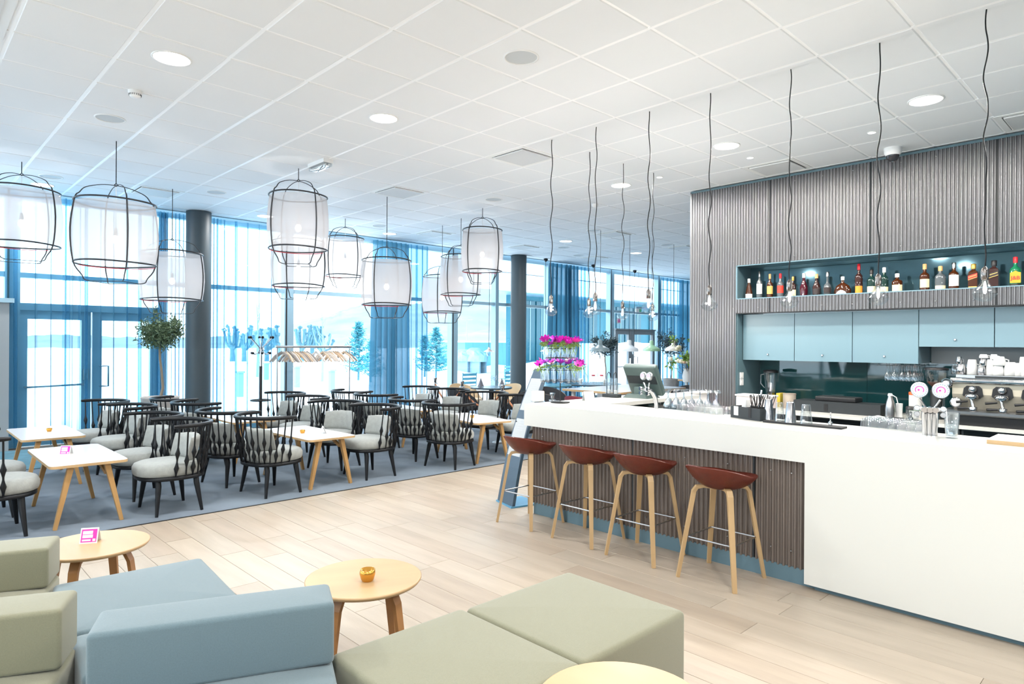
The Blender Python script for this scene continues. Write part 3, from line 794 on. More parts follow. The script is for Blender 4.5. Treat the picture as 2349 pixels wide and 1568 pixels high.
for k, (p, lab) in enumerate(BL):
    c = onceil(*p); zb = 1.775; R = random.Random(k+20)
    t = empty('glass_bulb_pendant', (c.x, c.y, 0), R.uniform(0, 1), 'faceted bulb over the bar, '+lab, 'pendant lamp', 'faceted bulbs hanging over the bar')
    for nm, me in (('bulb_glass', fb), ('socket', sock), ('filament', fil)):
        o = bpy.data.objects.new(nm, me); COL.objects.link(o); o.parent = t; o.location = (0, 0, zb)
    P = []; n = 26
    for i in range(n+1):
        z = ZC-.003+(zb+.21-ZC)*i/n; e = sin(pi*i/n)**.5 if 0 < i < n else 0
        P.append((.011*sin(i*1.15+k*2)*e+R.uniform(-.003, .003)*e, .011*cos(i*.9+k)*e, z))
    pl_ = bpy.data.lights.new('bulb_glow', 'POINT'); pl_.energy = 6; pl_.color = (1, .93, .84); pl_.shadow_soft_size = .008; pl_.specular_factor = 0
    po = bpy.data.objects.new('bulb_glow', pl_); COL.objects.link(po); po.location = (c.x, c.y, zb+.03)
    # smooth subdivision of the cord
    Q = []
    for i in range(n):
        for s_ in (0, .33, .66):
            p0, p1, p2, p3 = (Vector(P[max(0, min(n, i+d))]) for d in (-1, 0, 1, 2))
            Q.append(.5*((2*p1)+(p2-p0)*s_+(2*p0-5*p1+4*p2-p3)*s_*s_+(3*p1-p0-3*p2+p3)*s_**3))
    Q.append(Vector(P[-1]))
    MB().tube(Q, .0042, 6).build('cord', M['black'], t)
# ---------------------------------------------------------------- enamel pendants over the far tables
EN = [((1378, 528), (.20, .27, .30), 'slate grey enamel pendant shade over the far dining tables'), ((1445, 536), (.70, .76, .82), 'pale blue white enamel pendant shade before the far door'),
      ((1496, 550), (.36, .60, .40), 'mint green enamel pendant shade'), ((1546, 560), (.74, .70, .64), 'cream enamel pendant shade beside the corrugated wall')]
def enamel(c, zb, s_, m, label):
    t = empty('enamel_pendant', (c[0], c[1], 0), 0, label, 'pendant lamp', 'enamel pendants in the dining area')
    pr = [(.17, 0), (.172, .035), (.155, .062), (.105, .085), (.055, .115), (.042, .13), (.040, .20), (.03, .212), (.012, .215)]
    MB().lathe([(r*s_, zb+z*s_) for r, z in pr], 28, cap0=False, cap1=True).build('shade', m, t)
    MB().tube([(0, 0, ZC-.003), (0, 0, zb+.21*s_)], .0045, 5).build('cord', M['dark'], t)
    MB().ico((0, 0, zb+.05*s_), .035*s_, n=10, m=6).build('bulb', M['bulb_on'], t)
    return t
for k, (p, c, lab) in enumerate(EN):
    q = onceil(*p); enamel(q, 1.355, 1.0 if k else 1.0, mat('enamel', c, .25), lab)
for k, (p, lab) in enumerate((((1252, 592), 'small copper rimmed glass pendant behind the magenta flowers'), ((1361, 606), 'small glass pendant half behind the slate grey enamel shade'), ((1456, 619), 'small glass pendant before the far glazed door'), ((1123, 578), 'small glass pendant hanging left of the second round column'))):
    q = onceil(*p); t = empty('small_pendant', (q.x, q.y, 0), 0, lab, 'pendant lamp', 'small window pendants')
    MB().lathe([(.012, ZC-.09), (.05, ZC-.045), (.055, ZC-.02), (.02, ZC-.004)], 14).build('ceiling_cap', M['blackmetal'], t)
    MB().tube([(0, 0, ZC-.05), (0, 0, 1.40)], .006, 5).build('cord', M['dark'], t)
    MB().lathe([(.13, 1.30), (.03, 1.355), (.02, 1.40)], 20, cap0=False).build('shade', mat('thin copper shade', (.55, .40, .36), .3, .6), t)
    MB().lathe([(.035, 1.20), (.06, 1.25), (.055, 1.30)], 16, cap0=False, cap1=False).build('glass_diffuser', M['glass'], t)
# ---------------------------------------------------------------- ceiling fixtures
def downlight(x, y, r, label, lit=True, power=None, grp='recessed downlights'):
    t = empty('downlight' if lit else 'ceiling_speaker', (x, y, ZC), 0, label, 'downlight' if lit else 'speaker', grp)
    MB().lathe([(r*1.12, .0), (r*1.12, -.010), (r*1.02, -.014), (r, -.006)], 32, cap0=False, cap1=False).build('trim_ring', M['white'], t)
    MB().lathe([(r, -.0075), (r*.5, -.0085), (r*.05, -.009)], 32, cap0=False).build('lens' if lit else 'grille', M['lamp_on'] if lit else M['speaker'], t)
    if lit:
        area('downlight_or_added_beam', (x, y, ZC-.03), r*2, power or DOWNLIGHT_W, (1, .985, .96) if x < 5.5 or y > 4.5 else (1, .93, .82))
    return t
G = .12
for k, (px, py, lab) in enumerate(((395, 131, 'large lit round downlight at the upper left'), (880, 271, 'lit round downlight above the shade lamps, upper middle'), (2125, 231, 'lit round downlight above the bottles at the right'), (1667, 337, 'lit round downlight near the corrugated wall corner'),
     (98, 418, 'lit round downlight behind the leftmost cage lamp'), (610, 494, 'lit round downlight near the window left of the high middle lamp'), (1423, 426, 'lit round downlight crossed by a bulb cord'), (900, 535, 'lit round downlight above the wide dense curtain'),
     (1298, 553, 'lit round downlight above the leftmost bulb'), (1458, 580, 'farthest lit round downlight'))):
    c = onceil(px, py); i, j = cellof(c.x, c.y); x, y = ccen(i, j); downlight(x, y, G, lab)
for k, (px, py, lab) in enumerate(((1193, 132, 'round speaker grille in the upper middle of the ceiling'), (253, 268, 'round speaker grille above the large left lamp'), (115, 400, 'round speaker grille at the left edge near the window'), (497, 438, 'round speaker grille left of the high middle lamp'),
     (1132, 458, 'round speaker grille above the rightmost cage lamp'), (885, 517, 'small round speaker grille above the low middle lamp'), (1361, 527, 'round speaker grille left of the far vent'), (1327, 585, 'far round speaker grille near the dense curtain'),
     (1529, 560, 'round speaker grille beside the corrugated wall corner'), (1294, 566, 'far round speaker grille beside the lit downlight'))):
    c = onceil(px, py); i, j = cellof(c.x, c.y); x, y = ccen(i, j); downlight(x, y, .115, lab, False, grp='round ceiling speakers')
for px, py, lab in ((2000, 302, 'tiny halogen spot nearest the right'), (1721, 360, 'tiny halogen spot left of the vent'), (1513, 405, 'tiny halogen spot near the wall corner')):
    c = onceil(px, py); x, y = c.x, c.y; downlight(x, y, .035, lab, True, 6, 'tiny halogen spots')
for (x, y), lab in zip(VENTS, ('square vent left of the leftmost bulb cord', 'square vent above the low middle lamp', 'square vent before the corrugated wall', 'square vent at the right edge', 'square vent behind the large left lamp',
                               'square vent above the lamps by the window', 'square vent over the far tables', 'square vent near the window beyond the second column', 'square vent at the wall corner', 'farthest square vent near the curtain')):
    i, j = cellof(x, y); cx_, cy_ = ccen(i, j)
    t = empty('ceiling_vent', (cx_, cy_, ZC), 0, lab+' in the ceiling', 'vent', 'square ceiling vents')
    f = MB(); a, b = .294, .245
    for q in ((-a, -a, a, -b), (-a, b, a, a), (-a, -b, -b, b), (b, -b, a, b)): f.box((q[0], q[1], -.008), (q[2], q[3], .015))
    f.build('frame', M['white'], t)
    MB().box((-.226, -.226, -.018), (.226, .226, -.008)).build('perforated_plate', M['grille'], t)
    d = MB()
    for q in ((-.230, -.230, .230, -.222), (-.230, .222, .230, .230), (-.230, -.222, -.222, .222), (.222, -.222, .230, .222)): d.box((q[0], q[1], -.020), (q[2], q[3], -.007))
    d.build('plate_rim', M['white'], t)
    MB().box((-b, -b, .008), (b, b, .014)).build('dark_plenum', M['dark'], t)
c = onceil(310, 207); t = empty('smoke_detector', (c.x, c.y, ZC), 0, 'small white smoke detector on the ceiling at the upper left', 'smoke detector')
MB().lathe([(.052, 0), (.052, -.022), (.045, -.03)], 24).build('base', M['plastic'], t)
MB().lathe([(.044, -.03), (.046, -.045), (.030, -.062), (.01, -.064)], 24).build('sensor_head', M['plastic'], t)
s_ = MB()
for k in range(20):
    a = 2*pi*k/20; s_.box((.040, -.002, -.048), (.0475, .002, -.034), M=Matrix.Rotation(a, 4, 'Z'))
s_.build('slots', M['dark'], t, kind='stuff')
c = onceil(1365, 467); t = empty('smoke_detector', (c.x, c.y, ZC), 0, 'distant ceiling detector beside the bulb cords', 'smoke detector')
MB().lathe([(.05, 0), (.05, -.03), (.03, -.05), (.01, -.055)], 20).build('base', M['plastic'], t)
c = onceil(735, 370); t = empty('emergency_light', (c.x, c.y, ZC), 0, 'white box emergency light fixed to the ceiling left of the high middle lamp', 'light')
MB().box((-.06, -.19, -.05), (.06, .19, 0)).build('housing', M['plastic'], t)
MB().box((-.052, -.18, -.085), (.052, .18, -.05)).build('diffuser', M['glass'], t)
MB().tube([(-.02, -.165, -.066), (-.02, .165, -.066)], .012, 8).build('tube', M['white'], t)
MB().tube([(.02, -.165, -.066), (.02, .165, -.066)], .012, 8).build('tube', M['white'], t)
c = onceil(2048, 338); t = empty('dome_camera', (c.x, c.y, ZC), 0, 'white dome security camera on the ceiling above the corrugated wall', 'camera')
MB().lathe([(.085, 0), (.08, -.06), (.066, -.085)], 28).build('housing', M['plastic'], t)
MB().lathe([(.062, -.085), (.058, -.115), (.035, -.142), (.005, -.15)], 24).build('dome', mat('smoked dome', (.03, .03, .035), .06), t)
MB().lathe([(.02, -.148), (.012, -.153)], 12).build('camera_lens', M['chrome'], t)
# strip lamp at the upper left corner
a0, b0 = onceil(2, 2), onceil(14, 46)
t = empty('ceiling_vent', (*ccen(*cellof(a0.x+.1, a0.y)), ZC), 0, 'linear slot diffuser cut off at the upper left corner of the ceiling', 'vent')
p0 = onceil(8, 20); t.location = (p0.x-.12, p0.y, ZC)
for k in range(3): MB().box((-.06+k*.07, -.5, -.014), (-.03+k*.07, .5, -.006)).build('slat', M['grille'], t)
MB().box((-.09, -.52, -.009), (.17, .52, 0)).build('frame', M['plastic'], t)
# ================================================================ THE BAR
XB, ZB = 4.08, .965
B = empty('bar_counter', (0, 0, 0), 0, 'long white bar counter with corrugated front panels and waterfall side', 'counter')
MB().box((XB, -2.2, ZB-.19), (XB+.03, 4.09, ZB-.03)).box((XB, -2.2, ZB-.03), (4.655, 4.09, ZB)).build('worktop', M['corian'], B)
MB().box((XB, -2.2, .033), (XB+.03, 1.648, ZB-.19)).build('front_panel', M['corian'], B)
MB().box((XB+.03, 1.60, .033), (XB+.09, 1.648, ZB-.19)).build('panel_return', M['corian'], B)
MB().box((XB+.03, 4.06, ZB-.19), (4.655, 4.09, ZB-.03)).build('end_panel', M['corian'], B)
MB().box((4.15, -2.2, 0), (4.60, 4.02, ZB-.03)).build('bar_body', M['cabdark'], B)
MB().box((4.12, -2.2, 0), (4.15, 1.60, .033)).box((4.138, 1.60, 0), (4.15, 4.02, .10)).build('kick_board', M['kick'], B)
ys = [4.03, 3.02, 2.03, 1.652]
ys = [4.03, 2.96, 2.0, 1.652]
for k in range(3):
    mb = MB(); corr(mb, 4.149, ys[k], ys[k+1]+.008, .095, ZB-.19, .036, .010)
    sh = mb.build('corrugated_panel', M['corrfront'], B)
    MB().box((4.137, ys[k+1]-.004, .1), (4.151, ys[k+1]+.012, ZB-.19)).build('panel_joint', M['dark'], B)
    rv = MB()
    for q in range(3):
        for z in (.20, .69): rv.ico((4.128, ys[k]-.12-q*.33*(1 if k < 2 else .4), z), .006, n=6, m=4)
    rv.build('rivet', M['steel'], sh, kind='stuff')
# return leg of the counter toward the dining area
R_ = empty('return_counter', (0, 0, 0), 0, 'white counter slab running from the bar corner toward the dining tables', 'counter')
MB().box((4.656, 3.60, ZB-.035), (6.2, 4.09, ZB)).build('slab', M['corian'], R_)
p = atz(1425, 925, .93)
MB().lathe([(.03, 0), (.03, ZB-.035)], 12, (5.55, 3.68, 0)).build('leg', M['steel'], R_)
MB().box((4.66, 3.98, 0), (6.1, 4.06, ZB-.035)).build('back_panel', M['cabdark'], R_)
# lower working top behind the bar
Wt = empty('working_top', (0, 0, 0), 0, 'lower steel working top behind the bar with drainers', 'worktop')
MB().box((4.66, -2.2, .80), (5.20, 3.55, .84)).build('steel_top', M['steel'], Wt)
MB().box((4.70, -2.2, 0), (5.15, 3.50, .80)).build('body', M['cabdark'], Wt)
q0, q1 = atz(1528, 944, .90), atz(1642, 952, .90); MB().box((min(q0.x, q1.x)-.05, q1.y-.08, .0), (max(q0.x, q1.x)+.36, q0.y+.25, .90)).build('glass_drainer', M['dark'], Wt)
q0, q1 = atz(1985, 990, .93), atz(2111, 1004, .93); MB().box((min(q0.x, q1.x)-.05, q1.y-.06, .84), (max(q0.x, q1.x)+.28, q0.y+.06, .90)).build('glass_drainer', M['dark'], Wt)
q0, q1 = atz(1560, 950, .93), atz(1651, 961, .93); MB().box((min(q0.x, q1.x)-.05, q1.y-.06, .84), (max(q0.x, q1.x)+.22, q0.y+.06, .90)).build('glass_drainer', M['dark'], Wt)
q0 = on_ = atz(1480, 930, .88); MB().box((q0.x-.22, q0.y-.26, .84), (q0.x+.22, q0.y+.26, .90)).build('till_stand', M['steel'], Wt)
# back counter
ZK = .72
Bc = empty('back_counter', (0, 0, 0), 0, 'white back counter slab under the blue cabinets', 'counter')
MB().box((7.60, -2.2, ZK-.035), (8.485, 4.03, ZK)).build('slab', M['corian'], Bc)
for k in range(4):
    y1 = 3.98-k*.80; y0 = y1-.79
    D = MB().box((7.68, y0, .05), (8.45, y1, ZK-.04)).build('fridge_drawer', M['dark'], Bc)
    MB().box((7.672, y0+.02, .36), (7.68, y1-.02, ZK-.06)).build('drawer_front', mat('black gloss', (.01, .012, .014), .12), D)
    MB().box((7.645, y0+.03, .60), (7.66, y1-.03, .612)).build('handle', M['steel'], D)
for k in range(4):
    y1 = .775-k*.6
    D = MB().box((7.66, y1-.59, .05), (8.45, y1, ZK-.06)).build('drawer', M['cab'], Bc)
    MB().lathe([(.014, 0), (.014, .012)], 12).xf(Matrix.Translation((7.648, y1-.16, .60)) @ Matrix.Rotation(pi/2, 4, 'Y')).build('lock', M['chrome'], D)
# upper cabinets
cy = [4.026, 3.363, 2.702, 2.036, 1.373, .712, .05, -.62]
for k in range(7):
    zb = 1.303 if k < 3 else 1.488
    C_ = MB().box((8.02, cy[k+1]+.003, zb+.004), (8.46, cy[k]-.003, 1.885)).build('wall_cabinet', M['cab'], None)
    D = MB().box((8.0, cy[k+1]+.004, zb), (8.018, cy[k]-.004, 1.882)).build('door', M['cab'], C_)
    MB().lathe([(.013, 0), (.013, .010), (.008, .014)], 12).xf(Matrix.Translation((8.0, (cy[k]+cy[k+1])/2, zb+.075)) @ Matrix.Rotation(-pi/2, 4, 'Y')).build('lock', M['chrome'], D)
    tag(C_, ('blue grey wall cabinet, tall one at the left end', 'blue grey wall cabinet, second tall one from the left', 'blue grey wall cabinet above the hanging wine glasses', 'short blue grey wall cabinet above the coffee grinder and cups',
             'short blue grey wall cabinet at the right edge of the photo', 'short blue grey cabinet beyond the right edge', 'last short blue grey cabinet beyond the right edge')[k], 'cabinet', 'blue grey wall cabinets')
# ---------------------------------------------------------------- bottles in the display niche
def bottle(px, top, wpx, style, body, cap, lab, label, extra=None):
    X = 8.0; c = atX(px, 660, X); y = c.y; d = X*FX+y*FY
    z0 = 2.077; h = max(.2, zat(px, top, X, y)-z0); r = wpx*d/F/2
    t = empty('liquor_bottle', (X, y, z0), 0, label, 'bottle', 'bottles in the display niche')
    hn = .30*h if style != 'flask' else .35*h
    neck = r*.34 if style != 'flask' else r*.17
    if style == 'flask': pr = [(r*.8, 0), (r, h*.12), (r*.98, h*.28), (r*.75, h*.5), (r*.35, h*.62), (neck, h*.68), (neck, h*.86)]
    elif style == 'taper': pr = [(r, 0), (r, h*.28), (r*.62, h*.62), (neck, h*.75), (neck, h*.88)]
    elif style == 'cognac': pr = [(r*.82, 0), (r*1.0, h*.25), (r*.95, h*.42), (r*.5, h*.62), (neck, h*.70), (neck*.9, h*.86)]
    elif style == 'carafe': pr = [(r*.75, 0), (r*.9, h*.1), (r, h*.3), (r*.8, h*.45), (r*.4, h*.52), (neck*.8, h*.58), (neck*.7, h*.9)]
    elif style == 'square': pr = [(r*1.0, 0), (r, h*.62), (r*.85, h*.69), (neck, h*.76), (neck, h*.88)]
    else: pr = [(r, 0), (r, h*.55), (r*.85, h*.62), (neck, h*.70), (neck, h*.88)]
    n = 4 if style == 'square' else 18
    fs = MB(); 
    if style == 'square': pr = [(a*1.3, b) for a, b in pr]
    fs.lathe(pr, n if style != 'square' else 4, cap0=True, smooth=style != 'square')
    sy = .5 if style == 'flask' else 1
    if style == 'square': fs.xf(Matrix.Rotation(pi/4, 4, 'Z'))
    if sy != 1: fs.xf(Matrix.Diagonal((sy, 1, 1, 1)))
    fs.build('glass_body', body, t)
    nk = neck*(1.3 if style == 'square' else 1)
    MB().lathe([(nk*1.18, h*.80), (nk*1.22, h*.985), (nk*.9, h)], 14).build('cap', cap, t)
    # label: a patch wrapped round the side that faces the room
    if lab:
        m, u0, u1, wf = lab; rad = max(q[0] for q in pr if q[1] <= h*u1+.001)+.0012
        if style == 'flask': rad = r*.5+.004
        b = MB(); q0 = []; q1 = []
        ang = atan2(-y, -X)
        for i in range(9):
            a = ang+(-.5+i/8)*wf
            if style == 'square':
                q0.append((-r*.93-.0012, r*.86*(-.5+i/8)*1.95, h*u0)); q1.append((-r*.93-.0012, r*.86*(-.5+i/8)*1.95, h*u1))
            elif style == 'flask':
                yy = r*.62*(-1+i/4); q0.append((-r*.51-.002, yy, h*(u0+.0))); q1.append((-r*.50-.002, yy*.8, h*(u1-.10*(abs(-1+i/4)**2))))
            else:
                q0.append((rad*cos(a), rad*sin(a), h*u0)); q1.append((rad*cos(a), rad*sin(a), h*u1))
        b.loft([q0, q1], False, False, True, closed=False); b.build('bottle_label', m, t)
    if extra: extra(t, r, h)
    return t
gm = lambda n, c, ro=.06: mat(n, c, ro, spec=.8)
AMB, DRK, CLR, DGR, RED = gm('amber spirit', (.055, .014, .003)), gm('dark spirit', (.035, .012, .010)), gm('pale bottle', (.09, .105, .115)), gm('dark green bottle', (.01, .035, .03)), gm('ruby spirit', (.06, .004, .012))
cw, cg, cr_, ck, cs, co = M['card'], mat('gold foil', (.55, .34, .08), .3, .6), mat('red foil', (.65, .02, .03), .35), M['blackmetal'], M['steel'], mat('cork cap', (.65, .38, .16), .6)
lw_, lc, lr, lg_, lk, lp = M['card'], mat('cream label', (.75, .66, .42), .6), mat('red label', (.75, .05, .03), .5), mat('gold label', (.62, .42, .12), .5), mat('black label', (.03, .02, .02), .5), mat('orange label', (.85, .28, .03), .5)
bottle(1718, 639, 16, 'taper', AMB, cw, (lw_, .0, .26, 2.2), 'small tapering amber bottle with white label, leftmost on the shelf')
bottle(1742, 622, 13, 'std', CLR, cs, (lw_, .18, .54, 2.2), 'clear bottle with silver cap and tall white label, second from left')
bottle(1766, 628, 13.5, 'std', AMB, co, (lg_, .18, .50, 2.2), 'amber bottle with gold label, third from left')
bottle(1790, 627, 14.5, 'std', CLR, cr_, (lr, .20, .50, 2.2), 'clear bottle with red cap and red label near the left end')
bottle(1819, 634, 14, 'std', DRK, cg, (lc, .05, .36, 2.0), 'dark bottle with gold cap and cream label behind a hanging bulb')
bottle(1844, 626, 18, 'cognac', RED, cw, (lw_, .08, .20, 2.2), 'dark red rounded bottle with white cap')
bottle(1873, 628, 18, 'cognac', DRK, co, (lk, .10, .34, 2.2), 'dark rounded bottle with tan cap and black label')
bottle(1898, 623, 18, 'carafe', CLR, cs, (lk, .12, .34, 1.8), 'clear curved decanter bottle with thin neck')
bottle(1933, 634, 37, 'flask', AMB, cw, (lw_, .06, .26, 2.0), 'broad low fan shaped cognac flask with curved white label')
bottle(1970, 605, 16.5, 'std', DRK, cr_, (lp, .02, .27, 2.0), 'tall dark amber bottle with bright red cap')
bottle(1999, 618, 19, 'std', DGR, ck, (lc, .03, .30, 2.2), 'dark green bottle with cream label left of a hanging bulb')
bottle(2028, 613, 18, 'std', DGR, cw, (lc, .03, .24, 2.2), 'dark green bottle with cream label right of a hanging bulb')
bottle(2058, 627, 22, 'std', AMB, cw, (lc, .03, .40, 2.2), 'short amber bottle with white cap and yellow cream label')
bottle(2121, 605, 20, 'std', AMB, co, (lc, .13, .44, 2.2), 'tall amber bottle with orange cap and wide cream label')
bottle(2157, 610, 22, 'std', CLR, co, (lc, .01, .20, 2.2), 'pale bottle with orange cap and low cream label')
bottle(2188, 602, 21, 'std', AMB, cs, (lw_, .14, .54, 2.1), 'amber bottle with a large white square label')
def diag(m, m2):
    def f(t, r, h):
        x = -r*.93-.003
        MB().quad((x, r*.92, h*.36), (x, -r*.92, h*.46), (x, -r*.92, h*.62), (x, r*.92, h*.52)).build('slanted_label', m, t)
        MB().quad((x-.001, r*.92, h*.345), (x-.001, -r*.92, h*.445), (x-.001, -r*.92, h*.465), (x-.001, r*.92, h*.365)).build('gold_stripe', m2, t)
        MB().quad((x-.001, r*.80, h*.45), (x-.001, -r*.80, h*.535), (x-.001, -r*.80, h*.56), (x-.001, r*.80, h*.475)).build('printed_line', m2, t)
    return f
bottle(2233, 605, 19, 'square', AMB, cg, (lg_, .01, .10, 2), 'square amber bottle with slanted red label', diag(lr, lg_))
bottle(2280, 597, 21, 'square', DRK, ck, None, 'square dark amber bottle with slanted black label', diag(lk, lg_))
def jb(t, r, h):
    x = -r-.004
    ang = atan2(-t.location.y, -t.location.x)
    e = Matrix.Rotation(ang-pi, 4, 'Z')
    g = MB(); g.add([(x, r*.9, h*.13), (x, -r*.9, h*.13), (x, -r*.9, h*.47), (x, -r*.45, h*.49), (x, 0, h*.535), (x, r*.45, h*.49), (x, r*.9, h*.47)], [(0, 1, 2, 3, 4, 5, 6)])
    g.xf(e).build('bottle_label', mat('bright yellow label', (.58, .34, .02), .5), t)
    cu_ = bpy.data.curves.new('lettering', 'FONT'); cu_.body = 'J&B'; cu_.size = r*1.05; cu_.align_x = 'CENTER'; cu_.align_y = 'CENTER'; cu_.extrude = .0004; cu_.offset = .0012
    cu_.materials.append(lr); o = bpy.data.objects.new('lettering', cu_); COL.objects.link(o); o.parent = t
    o.matrix_local = e @ Matrix.Translation((x-.0015, 0, h*.29)) @ Matrix(((0, 0, -1, 0), (-1, 0, 0, 0), (0, 1, 0, 0), (0, 0, 0, 1)))
    bpy.context.view_layer.update(); mo = bpy.data.meshes.new_from_object(o.evaluated_get(bpy.context.evaluated_depsgraph_get())); o2 = bpy.data.objects.new('lettering', mo); COL.objects.link(o2); o2.parent = t; o2.matrix_local = o.matrix_local.copy(); bpy.data.objects.remove(o)
bottle(2329, 589, 22, 'std', mat('emerald bottle', (.01, .16, .07), .06, spec=.8), cr_, (lk, .05, .10, 2.6), 'green bottle with red cap and yellow label lettered J and B', jb)
# ---------------------------------------------------------------- things on the bar top
def on(px, py, z=ZB): return atz(px, py, z)
c = on(1234, 921); t = empty('cube_candle', c, .15, 'glowing white cube candle on a glass plate at the bar corner', 'candle')
MB().lathe([(.062, 0), (.066, .006), (.064, .008)], 20).build('glass_plate', M['glass'], t)
soft(MB(), -.045, .045, -.045, .045, .009, .098, .006, 0).build('wax', mat('warm wax', (.9, .84, .74), .5, emit=(1, .85, .65), estr=.25), t)
# tiered flower stand
c = on(1285, 923); t = empty('flower_stand', c, 0, 'tiered round wire stand holding glass test tube vases on the bar', 'vase stand')
V0 = c
MB().lathe([(.085, 0), (.088, .006), (.085, .012), (.01, .014)], 28).build('base_plate', M['blackmetal'], t)
MB().tube([(0, 0, .01), (0, 0, .50)], .005, 6).build('pole', M['blackmetal'], t)
RT = []
zz = lambda py: zat(1285, py, c.x, c.y)-ZB
for r, ztop, zbot, n in ((.165, zz(846), zz(876), 16), (.13, zz(798), zz(823), 13)):
    for z in (ztop-.005, zbot+.012): MB().tube([(r*cos(2*pi*i/32), r*sin(2*pi*i/32), z) for i in range(32)], .0032, 5, closed=True).build('wire_ring', M['blackmetal'], t)
    sp_ = MB()
    for i in range(3): sp_.tube([(0, 0, zbot+.012), (r*cos(2*pi*i/3), r*sin(2*pi*i/3), zbot+.012)], .0025, 5)
    sp_.build('spoke', M['blackmetal'], t)
    for i in range(n):
        a = 2*pi*i/n; q = (r*cos(a), r*sin(a), 0)
        MB().lathe([(.004, zbot), (.013, zbot+.006), (.0145, zbot+.02), (.0145, ztop+.01)], 10, q, cap1=False).build('test_tube', M['glass'], t)
        RT.append((c.x+q[0], c.y+q[1], c.z+zbot+.02, c.z+ztop, 0 if r > .14 else 1))
PET = [mat('magenta petal', (.62, .01, .45), .5), mat('violet petal', (.32, .01, .42), .5), mat('hot pink petal', (.85, .03, .40), .5), mat('pale pink petal', (.85, .45, .65), .5)]
def flower_proto(m):
    t = empty('anemone'); b = MB(); r = random.Random(3)
    for k in range(7):
        a = 2*pi*k/7; d = Vector((cos(a), sin(a), 0)); s_ = Vector((-sin(a), cos(a), 0))
        b.add([(0, 0, 0), d*.015+s_*.013+Vector((0, 0, .009)), d*.033+s_*.008+Vector((0, 0, .02)), d*.037+Vector((0, 0, .024)), d*.033-s_*.008+Vector((0, 0, .02)), d*.015-s_*.013+Vector((0, 0, .009))], [(0, 1, 2, 3), (0, 3, 4, 5)], True)
    b.build('petals', m, t); MB().ico((0, 0, .008), .007, n=8, m=5).build('flower_centre', M['dark'], t)
    lf = MB()
    for k in range(9):
        a = 2*pi*k/9+.3; d = Vector((cos(a), sin(a), 0)); s_ = Vector((-sin(a), cos(a), 0)); q = Vector((0, 0, -.022-.003*(k % 3)))
        lf.add([q, q+d*.02+s_*.007, q+d*.042+Vector((0, 0, -.006)), q+d*.02-s_*.007], [(0, 1, 2, 3)])
    lf.build('leaf_ruff', M['leafg'], t)
    MB().tube([(0, 0, 0), (0, 0, -.10)], .0022, 5).build('stem', M['leafg'], t)
    return t
FP = [flower_proto(m) for m in PET]; used = [False]*4; r = random.Random(11)
for k, (x, y, z0, z1, tier) in enumerate(RT):
    i = (r.choice((0, 0, 2, 1, 3)) if tier == 0 else r.choice((0, 0, 0, 2, 1)))
    reps = 1 if tier == 0 else 2
    for q in range(reps):
        src = FP[i]; o = src if not used[i] else copy_tree(src); used[i] = True
        out = Vector((x-V0.x, y-V0.y, 0)).normalized()*(.02+.02*r.random())*(1 if q == 0 else -2.0)
        o.location = (x+out.x, y+out.y, z1+.045+r.uniform(-.01, .03)); o.rotation_euler = (r.uniform(-.6, .6), r.uniform(-.6, .6), r.uniform(0, 6)); sc = r.uniform(1.0, 1.35); o.scale = (sc,)*3
        nmc = ('magenta', 'violet', 'hot pink', 'pale pink')[i]; tr = ('lower', 'upper')[tier]
        tag(o, '%s anemone bloom in a glass tube on the %s tier of the flower stand' % (nmc, tr), 'flower', '%s anemones in the %s ring' % (nmc, tr))
for i in range(4):
    if not used[i]: FP[i].location = (V0.x, V0.y, V0.z+.3); tag(FP[i], 'pale pink anemone bloom among the tubes of the flower stand', 'flower')
p = on(1350, 918); tent_card(p, -.5, 'plain white tent card on the return counter beside the wire lanterns', .10, .085, pink=False)
for k, (px, py) in enumerate(((1396, 910), (1411, 911))):
    c = on(px, py); t = empty('wire_lantern', c, .2, ('left' if k == 0 else 'right')+' one of two small black based wire lanterns on the return counter', 'lantern', 'wire lanterns')
    soft(MB(), -.05, .05, -.05, .05, 0, .035, .005, 0).build('base', M['dark'], t)
    MB().tube([(-.04, 0, .03), (-.04, 0, .20), (-.028, 0, .235), (0, 0, .25), (.028, 0, .235), (.04, 0, .20), (.04, 0, .03)], .004, 6).build('wire_handle', M['blackmetal'], t)
    MB().lathe([(.03, .035), (.03, .19)], 14, cap1=False).build('glass_cylinder', M['glass'], t)
    MB().lathe([(.022, .036), (.022, .07)], 12).build('candle', M['card'], t)
# till
c = atz(1478, 934, .88); TT = empty('till', (4.95, 3.30, .84), radians(-35), 'dark grey green touch screen till seen from behind on the working top', 'till')
c = on(1480, 930, .88)
TT.location = (c.x-.02, c.y, .90); TT.scale = (1.2, 1.2, 1.15); TT.rotation_euler = (0, 0, radians(96))
MT = mat('grey green plastic', (.07, .105, .10), .4)
MB().loft([[(-.13, -.12, 0), (.15, -.12, 0), (.15, .16, 0), (-.13, .16, 0)], [(-.12, -.11, .04), (.14, -.11, .04), (.14, .15, .04), (-.12, .15, .04)], [(-.06, -.06, .09), (.10, -.06, .09), (.10, .10, .09), (-.06, .10, .09)]], smooth=False).build('base', MT, TT)
MS = Matrix.Translation((.0, .0, .21)) @ Matrix.Rotation(radians(-32), 4, 'X')
sc = soft(MB(), -.15, .15, -.03, .03, -.15, .15, .014, 0); sc.xf(MS); sc.build('screen_housing', MT, TT)
MB().box((-.135, -.034, -.12), (.135, -.0285, .12)).xf(MS).build('screen', M['dark'], TT)
MB().box((-.13, .0285, -.02), (.13, .034, .06)).xf(MS).build('rear_vent', M['dark'], TT)
MB().box((-.05, .0, .05), (.05, .08, .15)).build('neck', MT, TT)
